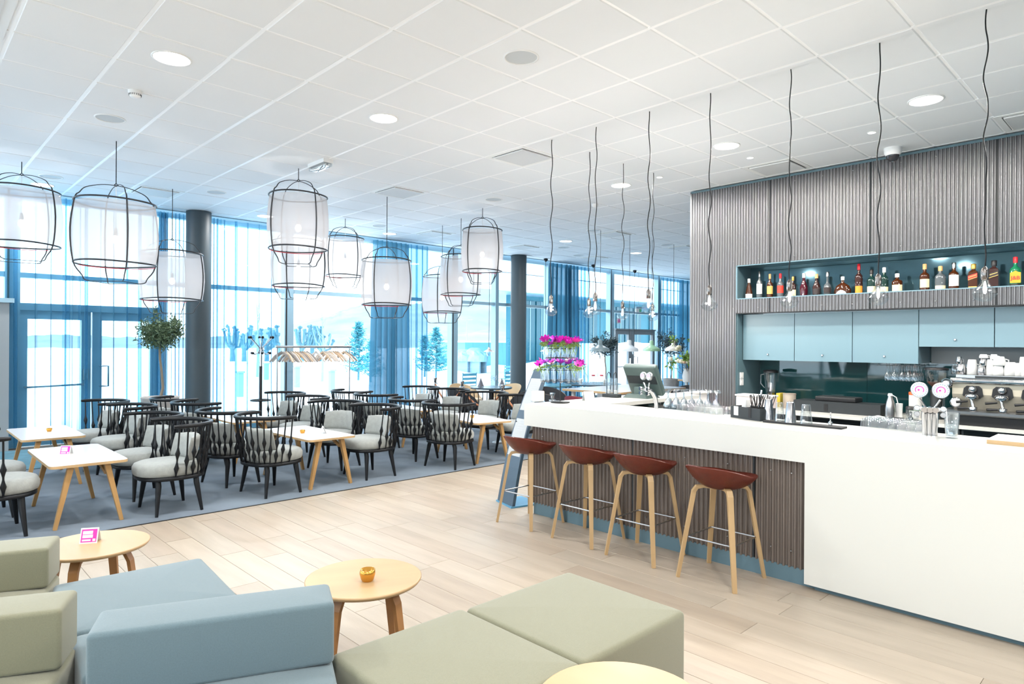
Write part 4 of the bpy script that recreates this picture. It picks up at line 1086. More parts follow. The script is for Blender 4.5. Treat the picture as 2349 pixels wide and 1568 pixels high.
# small card terminal on top-left behind till
# beer taps
def beer_tap(c, rz, h, w, label, n=3, face=None):
    t = empty('beer_tap', c, rz, label, 'beer tap')
    for k in range(n):
        u = (k-(n-1)/2)*w*.8
        P = [(u*.9, 0, 0), (u*.9, 0, h*.45), (u, -.01, h*.62), (u*1.1, -.045, h*.76), (u*1.2, -.10, h*.80), (u*1.2, -.15, h*.76)]
        P = [(u*.8, .07, -.12+.10), (u*.85, .075, h*.35), (u*.95, .06, h*.52), (u, .03, h*.64), (u, -.01, h*.70), (u, -.04, h*.69)]
        MB().tube(P, w*.5, 10).build('chrome_pipe', M['chrome'], t)
    MB().tube([(-w*2.4, -.02, h*.70), (w*2.4, -.02, h*.70)], w*.32, 10).build('crossbar', M['chrome'], t)
    for s_ in (-1, 1):
        for dz in (-.028, .008):
            MB().lathe([(.014, 0), (.016, .012), (.014, .022)], 12).xf(Matrix.Translation((s_*w*1.9, -.04, h*.70+dz)) @ Matrix.Rotation(pi/2, 4, 'X')).build('tap_nozzle', M['chrome'], t)
        MB().tube([(s_*w*.6, -.02, h*.72), (s_*w*1.5, -.03, h*.86)], .006, 8).build('tap_handle', M['chrome'], t)
        MX = Matrix.Translation((s_*w*1.55, -.03, h*1.0)) @ Matrix.Rotation(pi/2, 4, 'X')
        md = MB().lathe([(w*1.25, -.012), (w*1.35, -.006), (w*1.35, .006), (w*1.25, .012)], 28).xf(MX).build('medallion', M['steel'], t)
        MB().lathe([(w*1.15, .0125), (.001, .013)], 28, cap0=False).xf(MX).build('medallion_face', M['card'], t)
        rg = MB()
        for q in range(20):
            a0 = 2*pi*q/20
            rg.add([(w*cos(a0), w*sin(a0), .0136), (w*cos(a0+.16), w*sin(a0+.16), .0136), (w*1.09*cos(a0+.16), w*1.09*sin(a0+.16), .0136), (w*1.09*cos(a0), w*1.09*sin(a0), .0136)], [(0, 1, 2, 3)])
        rg.xf(MX).build('dial_marks', mat('blue print', (.05, .25, .45), .5), t)
        rg = MB(); q0 = []; q1 = []
        for q in range(15):
            a0 = -.6+(pi+1.2)*q/14; q0.append((w*.55*cos(a0), w*.55*sin(a0), .0138)); q1.append((w*.68*cos(a0), w*.68*sin(a0), .0138))
        rg.loft([q0, q1], False, False, False, closed=False); rg.lathe([(w*.16, .0135), (.001, .0142)], 12, (-w*.12, 0, 0), cap0=False)
        rg.xf(MX).build('pink_emblem', M['pink'], t)
    return t
c = on(2133, 1001); facing = atan2(-c.y, -c.x)+pi/2
hh = zat(2138, 870, c.x, c.y)-ZB
beer_tap((c.x, c.y, ZB-.10), facing, (hh+.10)*.86, .034, 'chrome beer tap with two round pink emblem badges at the right of the bar')
c = on(1486, 938); facing = atan2(-c.y, -c.x)+pi/2-.9
beer_tap((c.x+.02, c.y, ZB-.1), facing, .27+.1, .025, 'chrome curved beer tap with two small round badges beside the till', n=2)
# glass of water
def tumbler(p, r0, r1, h, label, liquid=.7, m=None):
    t = empty('water_glass', p, 0, label, 'glass')
    MB().lathe([(r0, 0), (r1, h), (r1*.95, h), (r0*.9, .012), (.002, .012)], 18, cap1=False).build('glass_wall', m or M['glass'], t)
    if liquid: MB().lathe([(r0*.86, .014), (r0+(r1-r0)*liquid-.004, h*liquid)], 18).build('water', thin('water', (1, 1, 1), (.93, .96, .97), .08), t)
    return t
c = on(2183, 1004); tumbler((c.x, c.y, ZB), .030, .040, zat(2183, 946, c.x, c.y)-ZB, 'tall glass of water on the bar right of the beer tap')
# tray with grey mat at the right edge
c = on(2335, 1013); t = empty('serving_board', (4.56, .42, ZB), 0, 'white board with wooden edge and grey mat at the right end of the bar', 'board')
t.location = (4.50, .46, ZB)
MB().box((-.14, -.32, 0), (.16, .32, .022)).build('board', M['woodlight'], t); MB().box((-.139, -.319, .022), (.159, .319, .026)).build('board_surface', M['card'], t); MB().box((-.10, -.28, .026), (.12, .28, .03)).build('grey_mat', M['grille'], t)
# bar caddy with straws
c0 = on(1683, 957); c1 = on(1745, 966)
t = empty('bar_caddy', ((c0.x+c1.x)/2+.05, (c0.y+c1.y)/2, ZB), atan2(c1.y-c0.y, c1.x-c0.x), 'charcoal plastic bar caddy full of straws and napkins', 'bar caddy')
L_ = (c1-c0).length/2+.012
cd = MB(); cd.box((-L_, -.05, 0), (L_, .10, .006))
for q in ((-L_, -.05, L_, -.045), (-L_, .095, L_, .10), (-L_, -.045, -L_+.005, .095), (L_-.005, -.045, L_, .095), (-.002, -.045, .002, .095)): cd.box((q[0], q[1], .006), (q[2], q[3], .085))
cd.build('caddy_body', M['dark'], t)
cd = MB().box((-L_*.75, -.053, .02), (-L_*.45, -.05, .085)); cd.build('cutout_left', M['card'], t)
MB().box((L_*.25, -.053, .015), (L_*.42, -.05, .085)).build('cutout_right', M['rubber'], t)
r = random.Random(4)
CT = t.matrix_basis.copy()
CT = Matrix.Translation(t.location) @ Matrix.Rotation(t.rotation_euler.z, 4, 'Z')
s0_ = None
for k in range(22):
    x0, y0 = r.uniform(.02, L_-.02), r.uniform(-.02, .07); a_, b_ = r.uniform(-.35, .35), r.uniform(-.3, .3)
    o = MB().tube([(0, 0, 0), (0, 0, .17)], .003, 6).build('straw', M['rubber'], None) if s0_ is None else inst(s0_, 'straw')
    s0_ = s0_ or o
    o.location = CT @ Vector((x0, y0, .01)); o.rotation_euler = (a_, b_, 0); tag(o, 'black drinking straw standing in the bar caddy', 'straw', 'black straws in the bar caddy')
o = MB().tube([(0, 0, 0), (0, 0, .20)], .0075, 8).build('muddler', M['chrome'], None); o.location = CT @ Vector((.02, .05, .01)); o.rotation_euler = (.1, .12, 0); tag(o, 'thick chrome stirrer standing in the bar caddy above the straws', 'stirrer')
o = soft(MB(), -.035, .035, -.02, .02, 0, .13, .008, 0).build('napkin_stack', M['card'], None); o.location = CT @ Vector((-L_*.5, .03, .008)); tag(o, 'white paper napkins in the left half of the bar caddy', 'napkins')
c0 = on(1750, 968); c1 = on(1930, 985); d = (c1-c0)
t = MB().box((0, -.0, 0), (d.length, .10, .012)).build('bar_mat', M['rubber'], None, (c0.x, c0.y, ZB)); t.rotation_euler = (0, 0, atan2(d.y, d.x)); tag(t, 'black rubber bar mat under the upturned glasses', 'mat')
for px, py, tp, w_, m, lab in ((1763, 961, 914, 24, M['chrome'], 'upturned steel shaker cup next to the caddy'), (1788, 965, 922, 22, M['glass'], 'upturned clear mixing glass between two steel cups'),
                          (1813, 968, 921, 26, M['chrome'], 'upturned steel shaker cup right of the clear mixing glass'), (1849, 971, 927, 28, M['glass'], 'upturned clear mixing glass standing alone on the black mat')):
    c = atz(px, py, ZB+.012); d_ = c.x*FX+c.y*FY; r = w_*d_/F/2; h = zat(px, tp, c.x, c.y)-c.z
    o = MB().lathe([(r, 0), (r*.97, .004), (r*.66, h*.96), (r*.60, h), (.002, h)], 22, cap0=False, cap1=False).build('shaker_cup', m, None, c); tag(o, lab, 'cup')
c = atz(1905, 975, ZB+.012); o = MB().lathe([(.012, 0), (.014, .02), (.004, .03), (.004, .08), (.006, .085)], 12).build('pourer', M['chrome'], None, c); tag(o, 'small chrome bottle pourer on the black bar mat', 'pourer')
# wine glasses on the working top
def wine_glass(m, upside=False, h=.19, r=.035):
    pr = [(r*.9, 0), (r*.9, .003), (.005, .008), (.004, h*.42), (r*.6, h*.52), (r, h*.72), (r*.82, h)]
    b = MB()
    if upside: b.lathe([(a, h-z) for a, z in pr][::-1], 12, cap0=False, cap1=False)
    else: b.lathe(pr, 12, cap0=False, cap1=False)
    return b.mesh('wine_glass', m)
wg = wine_glass(M['glass'], True, .19, .038); r = random.Random(8)
p0, p1 = atz(1528, 944, .90), atz(1642, 952, .90)
for i in range(7):
    for j in range(4):
        q = p0+(p1-p0)*(i/6); o = bpy.data.objects.new('wine_glass', wg); COL.objects.link(o)
        o.location = (q.x+j*.085+.02, q.y+j*.05, .90); tag(o, 'upturned wine glass in the dense row on the working top right of the till', 'glass', 'upturned wine glasses by the till')
sg = MB().lathe([(.036, 0), (.034, .002), (.028, .115), (.001, .115)], 12, cap0=False, cap1=False).mesh('tumbler_glass', M['glass'])
for i in range(8):
    for j in range(3):
        q = atz(1560+i*13, 950+i*1.6, .93); o = bpy.data.objects.new('drinking_glass', sg); COL.objects.link(o); o.location = (q.x+j*.075, q.y, .90); tag(o, 'small upturned drinking glass on the drainer in front of the corrugated wall', 'glass', 'upturned tumblers on the drainer')
for i in range(7):
    for j in range(4):
        q = atz(1985+i*21, 990+i*2.4, .93); o = bpy.data.objects.new('drinking_glass', sg); COL.objects.link(o); o.location = (q.x+j*.078, q.y+j*.01, .90); tag(o, 'upturned drinking glass in the rack behind the bar left of the beer tap', 'glass', 'upturned tumblers by the beer tap')
# ---------------------------------------------------------------- back counter equipment
def bk(px, py): return atz(px, py, ZK)
XK = 8.15
def K_(px, X=8.1): return atX(px, 900, X).y
# blender
y = K_(1768, 8.2); t = empty('blender', (8.2, y, ZK), 0, 'clear jug blender with black base at the left end of the back counter', 'blender')
MB().lathe([(.09, 0), (.085, .05), (.06, .12), (.05, .14)], 18).build('motor_base', M['dark'], t)
MB().lathe([(.052, .14), (.06, .18), (.085, .42)], 18, cap1=False).build('jug', M['glass'], t)
MB().lathe([(.088, .42), (.09, .45), (.03, .46)], 18).build('lid', M['blackmetal'], t)
MB().lathe([(.058, .13), (.06, .165)], 18).build('collar', M['chrome'], t)
MB().tube([(0, .08, .40), (0, .13, .39), (0, .135, .28), (0, .08, .22)], .009, 8).build('jug_handle', M['glass'], t)
y = K_(1811, 8.05); t = empty('canister', (8.05, y, ZK), 0, 'beige round canister on the back counter beside the blender', 'canister')
MB().lathe([(.075, 0), (.075, .175)], 24).build('body', mat('beige card', (.42, .36, .30), .7), t); MB().lathe([(.077, .165), (.077, .18)], 24).build('lid', mat('tan lid', (.35, .29, .24), .7), t)
o = MB().box((8.10, K_(1790, 8.15)-.02, ZK), (8.25, K_(1790, 8.15)+.03, ZK+.17)).build('spice_box', mat('yellow box', (.6, .45, .05), .6), None); tag(o, 'small yellow box behind the beige canister', 'box')
y0, y1 = K_(1697, 7.8), K_(1775, 7.8)
t = empty('plastic_tub', (7.80, (y0+y1)/2, ZK), 0, 'white lidded plastic tub behind the bar caddy', 'tub')
hw = abs(y0-y1)/2
soft(MB(), -.11, .11, -hw, hw, 0, .14, .02, 0).build('tub_body', mat('pale pink plastic', (.78, .68, .66), .5), t); soft(MB(), -.12, .12, -hw-.01, hw+.01, .135, .16, .01, 0).build('tub_lid', M['plastic'], t)
t = empty('printer', (7.95, 0, ZK), 0, 'long low black appliance on the back counter', 'appliance'); ya, yb = K_(1830, 7.95), K_(2028, 7.95)
MB().box((-.12, yb, 0), (.18, ya, .125)).build('body', M['dark'], t); MB().box((-.125, (ya+yb)/2-.02+.1, .02), (-.12, (ya+yb)/2+.02+.1, .10)).build('latch', M['blackmetal'], t)
t = empty('black_tray', (8.0, 0, ZK+.125), 0, 'flat black tray lying on the long black appliance', 'tray'); ya, yb = K_(1873, 7.95), K_(1966, 7.95)
soft(MB(), -.10, .14, yb, ya, 0, .055, .012, 0).build('tray_body', M['blackmetal'], t)
y = K_(2042, 7.85); t = empty('cream_siphon', (7.85, y, ZK), 0, 'steel cream siphon bottle on the back counter', 'siphon')
MB().lathe([(.052, 0), (.052, .10), (.040, .17), (.024, .215), (.024, .24)], 18).build('steel_body', M['steel'], t); MB().lathe([(.026, .235), (.02, .26)], 12).build('head', M['plastic'], t); MB().tube([(0, -.01, .25), (0, -.06, .22), (0, -.075, .16)], .005, 6).build('lever', M['plastic'], t)
y = K_(2063, 7.95); o = MB().lathe([(.035, 0), (.03, .03), (.034, .15)], 16).build('pepper_mill', M['grille'], None, (7.95, y, ZK)); tag(o, 'grey cylindrical mill behind the cream siphon', 'mill')
y = K_(2100, 8.05); t = empty('drum_tin', (8.05, y, ZK), 0, 'white tall tin with red top band and green bottom band', 'tin')
MB().lathe([(.062, 0), (.062, .27)], 22).build('tin_body', M['card'], t); MB().lathe([(.0635, .245), (.0635, .275), (.05, .276)], 22).build('red_band', mat('orange red', (.75, .10, .02), .5), t); MB().lathe([(.0632, .08), (.0632, .105)], 22, cap0=False, cap1=False).build('green_band', mat('green print', (.03, .35, .06), .5), t)
y = K_(2092, 7.70); t = empty('knock_jar', (7.72, y, ZK), 0, 'clear jar with black lid holding a tamper on the back counter', 'jar')
MB().lathe([(.058, 0), (.058, .11)], 20, cap1=False).build('jar_glass', M['glass'], t); MB().lathe([(.06, .11), (.06, .14), (.05, .145)], 20).build('lid', M['blackmetal'], t); MB().lathe([(.06, 0), (.06, .01)], 20).build('jar_base', M['blackmetal'], t)
MB().lathe([(.022, .01), (.022, .03), (.01, .04), (.014, .08), (.008, .09)], 12, (0, .015, 0)).build('tamper', M['chrome'], t)
p = bk(2052, 951); o = soft(MB(), -.10, .10, -.07, .07, 0, .012, .005, 0).build('scales', M['blackmetal'], None, (7.72, K_(2052, 7.72), ZK)); tag(o, 'flat black scales on the edge of the back counter', 'scales')
p = (7.74, K_(2015, 7.74), ZK); b = MB(); r = random.Random(2)
b.loft([[(.06*cos(a*pi/7)*k, .09*sin(a*pi/7)*k, .018*(1.1-k)+.006*r.random()) for a in range(14)] for k in (1, .7, .4, .1)]); o = b.build('cloth', M['card'], None, p); tag(o, 'crumpled white cloth left of the flat black scales', 'cloth')
# grinder
y = K_(2148, 8.1); t = empty('coffee_grinder', (8.1, y, ZK), 0, 'coffee grinder with wide clear bean hopper and black lid', 'grinder')
MB().lathe([(.085, 0), (.08, .08), (.055, .12), (.055, .27), (.06, .30)], 18).build('grinder_body', M['dark'], t)
MB().lathe([(.03, .30), (.035, .34), (.10, .40), (.105, .52)], 20, cap1=False).build('hopper', M['glass'], t); MB().lathe([(.033, .335), (.09, .39), (.001, .395)], 16).build('coffee_beans', mat('coffee beans', (.05, .018, .01), .6, bump=1, bscale=120), t)
MB().lathe([(.11, .52), (.112, .535), (.09, .545)], 20).build('hopper_lid', M['blackmetal'], t)
# espresso machine
EM = empty('espresso_machine', (7.62, 0, ZK), 0, 'chrome and cream two group espresso machine at the right of the back counter', 'coffee machine')
ya, yb = K_(2176, 7.75), .35
CR = mat('cream enamel', (.55, .50, .40), .25)
MB().box((.02, yb, 0), (.55, ya-.02, .10)).build('base', M['blackmetal'], EM)
tr = MB(); pr = [(.0, .10), (-.02, .115), (-.02, .14), (.0, .15), (.60, .15), (.60, .10)]
tr.loft([[(x, ya+.02, z) for x, z in pr], [(x, yb, z) for x, z in pr]], smooth=False).build('drip_tray', M['steel'], EM)
bd = MB(); pr = [(.20, .15), (.13, .30), (.13, .42), (.20, .46), (.56, .46), (.56, .15)]
bd.loft([[(x, ya-.03, z) for x, z in pr], [(x, yb, z) for x, z in pr]], smooth=False).build('cream_body', CR, EM)
MB().tube([(.12, ya-.02, .435), (.12, yb, .435)], .030, 14).build('chrome_rail', M['chrome'], EM)
MB().box((.14, yb, .455), (.56, ya-.06, .49)).build('cup_tray', M['steel'], EM); MB().box((.135, yb+.05, .462), (.14, ya-.22, .485)).build('tray_slot', M['dark'], EM)
MB().lathe([(.02, 0), (.05, .01), (.055, .05), (.03, .07)], 16).xf(Matrix.Translation((.09, ya+.0, .40)) @ Matrix.Rotation(-pi/2, 4, 'Y')).build('steam_valve', M['chrome'], EM)
MB().tube([(.06, ya+.0, .41), (.03, ya+.01, .40), (.02, ya+.015, .28), (.03, ya+.02, .17)], .009, 8).build('steam_wand', M['chrome'], EM)
yg = K_(2192, 7.72)
MB().lathe([(.048, 0), (.052, .012), (.045, .018), (.001, .017)], 24).xf(Matrix.Translation((.125, yg, .215)) @ Matrix.Rotation(-pi/2, 4, 'Y')).build('pressure_gauge', M['chrome'], EM)
MB().lathe([(.040, .0185), (.001, .019)], 24, cap0=False).xf(Matrix.Translation((.125, yg, .215)) @ Matrix.Rotation(-pi/2, 4, 'Y')).build('gauge_face', M['card'], EM)
for px in (2231, 2299, 2368):
    y = K_(px, 7.73)
    hxm = MB(); pp = [(-.085, -.04), (-.075, .03), (-.05, .055), (.05, .055), (.075, .03), (.085, -.04), (.06, -.065), (-.06, -.065)]
    hxm.loft([[(.118, y+a, .33+b) for a, b in pp], [(.135, y+a, .33+b) for a, b in pp]], smooth=False).build('group_recess', M['blackmetal'], EM)
    MB().ico((.10, y, .35), .038, n=14, m=8).build('group_head', M['chrome'], EM)
    MB().lathe([(.050, .0), (.058, .02), (.05, .04), (.03, .05)], 18, (.07, y, .262)).build('group_collar', M['chrome'], EM)
    MB().tube([(.07, y, .26), (.06, y-.01, .215), (.05, y-.02, .175)], .014, 8).build('spout', M['chrome'], EM)
    MB().lathe([(.035, .0), (.037, .03), (.03, .035)], 16, (.03, y-.02, .152)).build('filter_basket', M['chrome'], EM)
    MB().tube([(.03, y+.02, .17), (-.01, y+.10, .168)], [.011, .014], 8).build('portafilter_handle', M['blackmetal'], EM)
    MB().tube([(.06, y+.03, .235), (.03, y+.12, .225)], [.009, .013], 8).build('portafilter_handle', M['blackmetal'], EM)
# cups on the espresso machine
CU = [(2192, 836, 862, 18, 'glass', 'clear glass jug on the espresso machine left of the steel cups'), (2200, 817, 834, 12, 'chrome', 'small steel cup stacked on top, leftmost on the machine'), (2205, 835, 857, 20, 'chrome', 'wide steel cup under the leftmost small one'),
      (2230, 824, 856, 21, 'card', 'white cup standing right of the steel cups'), (2252, 838, 856, 19, 'chrome', 'low steel cup beneath the steel cup stack'), (2255, 821, 838, 16, 'chrome', 'middle steel cup of the centre stack'), (2256, 812, 821, 17, 'grille', 'grey cup at the very top of the centre stack'),
      (2272, 824, 856, 17, 'card', 'white cup right of the centre steel stack'), (2280, 812, 824, 15, 'grille', 'grey upturned cup behind the white cup stack'), (2290, 838, 857, 23, 'card', 'white cup at the bottom of the tall white stack'), (2292, 817, 838, 25, 'card', 'white cup at the top of the tall white stack'),
      (2318, 830, 857, 25, 'card', 'white mug right of the tall white stack'), (2336, 832, 858, 20, 'card', 'white cup second from the right edge on the machine'), (2347, 818, 858, 16, 'plastic', 'pale tall cup at the right edge of the photo')]
for px, tp, bt, w_, m, lab in CU:
    X = 7.92; y = atX(px, 850, X).y; d = X*FX+y*FY; r = w_*d/F/2; z1 = zat(px, tp, X, y); z0 = zat(px, bt, X, y)
    zt_ = ZK+.49; hh = z1-z0
    if bt >= 855: z0 = zt_
    h = max(.02, z1-z0-.001)
    t = empty('coffee_cup', (X, y, z0), 0, lab, 'cup', 'cups on the espresso machine')
    MB().lathe([(r*.92, 0), (r, .004), (r*.97, h*.5), (r*.8, h*.9), (r*.7, h)], 18).build('cup_body', M[m], t)
    MB().tube([(0, -r*.9, h*.7), (0, -r*1.4, h*.62), (0, -r*1.4, h*.3), (0, -r*.9, h*.25)], max(.003, r*.1), 6).build('cup_handle', M[m], t)
# hanging wine glasses
rk = empty('glass_rack', (0, 0, 0), 0, 'wire glass rack fixed under the wall cabinet', 'rack')
for k in range(5):
    y = 2.10+k*.09
    MB().tube([(8.02, y-.02, 1.30), (8.02, y-.02, 1.275), (8.42, y-.02, 1.275), (8.42, y-.02, 1.30)], .0025, 5).build('rail_wire', M['chrome'], rk)
hg = wine_glass(M['glass'], True, .17, .032)
ys_ = [atX(px, 850, 8.1).y for px in (2038, 2054, 2072, 2086, 2100)]
for i, y in enumerate(ys_):
    for j in range(4):
        o = bpy.data.objects.new('wine_glass', hg); COL.objects.link(o); o.location = (8.06+j*.09, y, 1.108); tag(o, 'wine glass hanging upside down under the third wall cabinet', 'glass', 'hanging wine glasses')
# low white ledge at the wall corner
o = empty('low_ledge', (0, 0, 0), 0, 'white low partition ledge left of the corrugated wall foot', 'ledge')
MB().box((7.2, 4.42, 0), (7.80, 4.50, .86)).build('panel', M['white'], o)
MB().box((7.18, 4.40, .86), (7.82, 4.52, .885)).build('cap', M['white'], o)
# ================================================================ STANDS, PLANTS, RACKS
# leaning menu board
t = empty('menu_board', (0, 0, 0), 0, 'tall leaning blue grey menu board with white sheets at the left end of the bar', 'sign')
BL_, BR_, TL_, TR_ = Vector((4.19, 4.55, .015)), Vector((4.12, 4.275, .015)), Vector((4.69, 4.56, 1.245)), Vector((4.69, 4.385, 1.245))
def bp(u, v, off=0):
    a = BL_+(TL_-BL_)*v; b = BR_+(TR_-BR_)*v; n_ = (BR_-BL_).cross(TL_-BL_).normalized()
    if n_.x > 0: n_ = -n_
    # slight bow of the sheet
    return a+(b-a)*u+n_*(off+.05*sin(pi*v))
M['boardblue'] = mat('slate blue board', (.065, .10, .14), .45)
bd = MB(); rings = []
for i in range(13):
    v = i/12; rings.append([bp(0, v), bp(1, v), bp(1, v, -.03), bp(0, v, -.03)])
bd.loft(rings, smooth=False).build('board', M['boardblue'], t)
def sheet(u0, u1, v0, v1, m, nm, off=.0025):
    b = MB(); b.loft([[bp(u0, v0+(v1-v0)*i/6, off), bp(u1, v0+(v1-v0)*i/6, off)] for i in range(7)], False, False, False, closed=False); b.build(nm, m, t)
M['sheetpaper'] = mat('laminated sheet', (.42, .44, .45), .5)
sheet(.08, .94, .33, .60, M['sheetpaper'], 'lower_sheet'); sheet(.08, .94, .665, .92, M['sheetpaper'], 'upper_sheet')
lm = mat('grey print', (.45, .47, .50), .6)
for v in (.895, .88, .86, .845, .83, .815): sheet(.25, .75, v, v+.004, lm, 'printed_line', .004)
for v in (.585, .57, .55, .53, .515): sheet(.3, .7, v, v+.005, lm, 'printed_line', .004)
for u in (.13, .87): MB().ico(bp(u, .575, .006), .006, n=8, m=4).build('screw', M['blackmetal'], t)
MB().loft([[(4.10, 4.27, 0), (4.19, 4.57, 0), (4.48, 4.52, 0), (4.40, 4.20, 0)], [(4.10, 4.27, .015), (4.19, 4.57, .015), (4.48, 4.52, .015), (4.40, 4.20, .015)]], smooth=False).build('base_plate', mat('sky blue metal', (.12, .36, .58), .3, .3), t)
# coat stand
cs_ = atY(598, 900, 9.75); t = empty('coat_stand', (cs_.x, 9.75, .004), 0, 'black and chrome coat stand with ball tipped hooks before the sheer curtain', 'coat stand')
zc = lambda py: zat(598, py, cs_.x, 9.75)
zt_ = zc(775)
MB().lathe([(.19, 0), (.19, .015), (.03, .03)], 20).build('base', M['blackmetal'], t)
MB().tube([(0, 0, .02), (0, 0, zc(840))], .022, 10).build('lower_pole', M['blackmetal'], t); MB().tube([(0, 0, zc(840)), (0, 0, zc(795))], .02, 10).build('upper_pole', M['chrome'], t)
MB().tube([(.14*cos(i*pi/8), .14*sin(i*pi/8), zc(918)) for i in range(16)], .013, 6, closed=True).build('umbrella_ring', M['blackmetal'], t)
for k in range(3): MB().tube([(0, 0, zc(918)), (.14*cos(k*2.09), .14*sin(k*2.09), zc(918))], .006, 5).build('ring_spoke', M['blackmetal'], t)
for k in range(6):
    a = k*pi/3+.25; d = Vector((cos(a), sin(a), 0)); V = lambda q, z: d*q+Vector((0, 0, z))
    hk = MB().tube([V(.02, zc(802)), V(.04, zc(795)), V(.10, zc(786)), V(.18, zc(774))], .008, 6).build('hook', M['chrome'], t); MB().ico(V(.18, zc(774)), .022, n=10, m=6).build('hook_ball', M['black'], hk)
    hk = MB().tube([V(.02, zc(800)), V(.05, zc(810)), V(.10, zc(813)), V(.14, zc(810))], .008, 6).build('hook', M['chrome'], t); MB().ico(V(.14, zc(810)), .020, n=10, m=6).build('hook_ball', M['black'], hk)
# garment rack with hangers
ya = 10.2; L0, L1 = atY(636, 795, ya), atY(802, 798, ya)
t = empty('garment_rack', (0, 0, 0), 0, 'slim metal garment rack full of wooden hangers before the window', 'garment rack')
zr = L0.z
for x in (L0.x, L1.x):
    MB().tube([(x, ya, .02), (x, ya, zr+.03)], .011, 8).build('post', M['steel'], t); MB().box((x-.015, ya-.22, .004), (x+.015, ya+.22, .03)).build('foot', M['steel'], t)
MB().tube([(L0.x-.03, ya, zr), (L1.x+.03, ya, zr)], .020, 10).build('rail', M['steel'], t)
MB().tube([(L0.x, ya, .12), (L1.x, ya, .12)], .009, 8).build('lower_rail', M['steel'], t)
hp = MB(); hp.tube([(0, 0, -.004), (0, 0, -.05)], .003, 5); hp.strip([(0, -.19, -.215), (0, -.10, -.115), (0, 0, -.055), (0, .10, -.115), (0, .19, -.215)], .02, [.024, .03, .034, .03, .024], (1, 0, 0))
hp.tube([(0, 0, -.02), (0, .0, .012), (0, .018, .026), (0, .03, .012)], .0028, 5)
hm = [hp.mesh('hanger', mat('wooden hanger', c, .5)) for c in ((.62, .44, .30), (.66, .58, .52), (.30, .27, .25))]
r = random.Random(6); n = 30
for k in range(n):
    u = (k+.5)/n
    if .40 < u < .50 or .53 < u < .60 or .88 < u < .94: continue
    o = bpy.data.objects.new('hanger', hm[r.choice((0, 0, 1, 1, 2))]); COL.objects.link(o); o.location = (L0.x+.05+(L1.x-L0.x-.1)*u, ya, zr-.012-.02); o.rotation_euler = (0, 0, r.uniform(.15, .9))
    tag(o, 'wooden coat hanger in the row on the metal garment rack', 'hanger', 'coat hangers on the garment rack')
# ---- trees in pots
def leaves(mb, c, r, n, rng, size=.03, sz=1.0, jit=.25, wid=.32):
    for _ in range(n):
        a, b = rng.uniform(0, 2*pi), math.acos(rng.uniform(-1, 1)); q = r*(rng.random()**.45)*(1+rng.uniform(-jit, jit)*.6)
        p = Vector((c[0]+q*sin(b)*cos(a), c[1]+q*sin(b)*sin(a), c[2]+q*cos(b)*sz))
        d = Vector((rng.gauss(0, 1), rng.gauss(0, 1), rng.gauss(.2, 1))).normalized(); s_ = d.orthogonal().normalized(); s_.rotate(Matrix.Rotation(rng.uniform(0, 6.28), 3, d))
        L = size*rng.uniform(.7, 1.3); mb.add([p, p+d*L*.5+s_*L*wid*.5, p+d*L, p+d*L*.5-s_*L*wid*.5], [(0, 1, 2, 3)], True)
def pot_tree(x, y, zpot, zcrown, r, label, leafm, pr_=.19, n=2600, size=.05, seed=1, trunk=.016):
    t = empty('potted_tree', (x, y, .004), 0, label, 'potted tree'); R = random.Random(seed)
    if zpot > .05:
        MB().lathe([(pr_*.8, 0), (pr_, zpot-.02), (pr_*1.03, zpot), (pr_*.93, zpot), (pr_*.9, zpot-.03), (.01, zpot-.03)], 28, cap1=False).build('pot', M['pot'], t)
        MB().lathe([(pr_*.9, zpot-.032), (.01, zpot-.028)], 20).build('soil', M['soil'], t)
    P = [(0, 0, zpot-.03), (.035, .01, zpot+.12), (.015, 0, zpot+.35), (-.005, .01, (zpot+zcrown)/2+.1), (-.02, 0, zcrown)]
    tr = MB().tube(P, [trunk*1.3, trunk*1.1, trunk, trunk, trunk*.8], 8)
    for k in range(9):
        a = R.uniform(0, 6.28); d = Vector((cos(a), sin(a), R.uniform(.1, 1.2))).normalized(); tr.tube([(-.02, 0, zcrown-.1), Vector((-.02, 0, zcrown-.05))+d*r*.5, Vector((-.02, 0, zcrown))+d*r*.95], [.006, .004, .002], 5)
    tr.build('trunk', M['bark'], t)
    lf = MB(); leaves(lf, (-.02, 0, zcrown), r*.92, int(n*.8), R, size, .78, jit=.5)
    for k in range(12):
        a = R.uniform(0, 6.28); c = (r*.85*cos(a)-.02, r*.85*sin(a), zcrown+R.uniform(-.2, .8)*r); leaves(lf, c, r*.34, n//30, R, size, jit=1)
    for k in range(3): leaves(lf, (R.uniform(-.1, .1), 0, zcrown+r*.9+k*.05), r*.2, 30, R, size*.8)
    lf.build('foliage', leafm, t, kind='stuff'); return t
yq = 9.95; xq = atY(368, 850, yq).x
pot_tree(xq, yq, zat(368, 910, xq, yq), zat(368, 768, xq, yq), .265, 'potted olive tree with round crown beside the first round column', M['leaf'], .24, 3400, .055, 3)
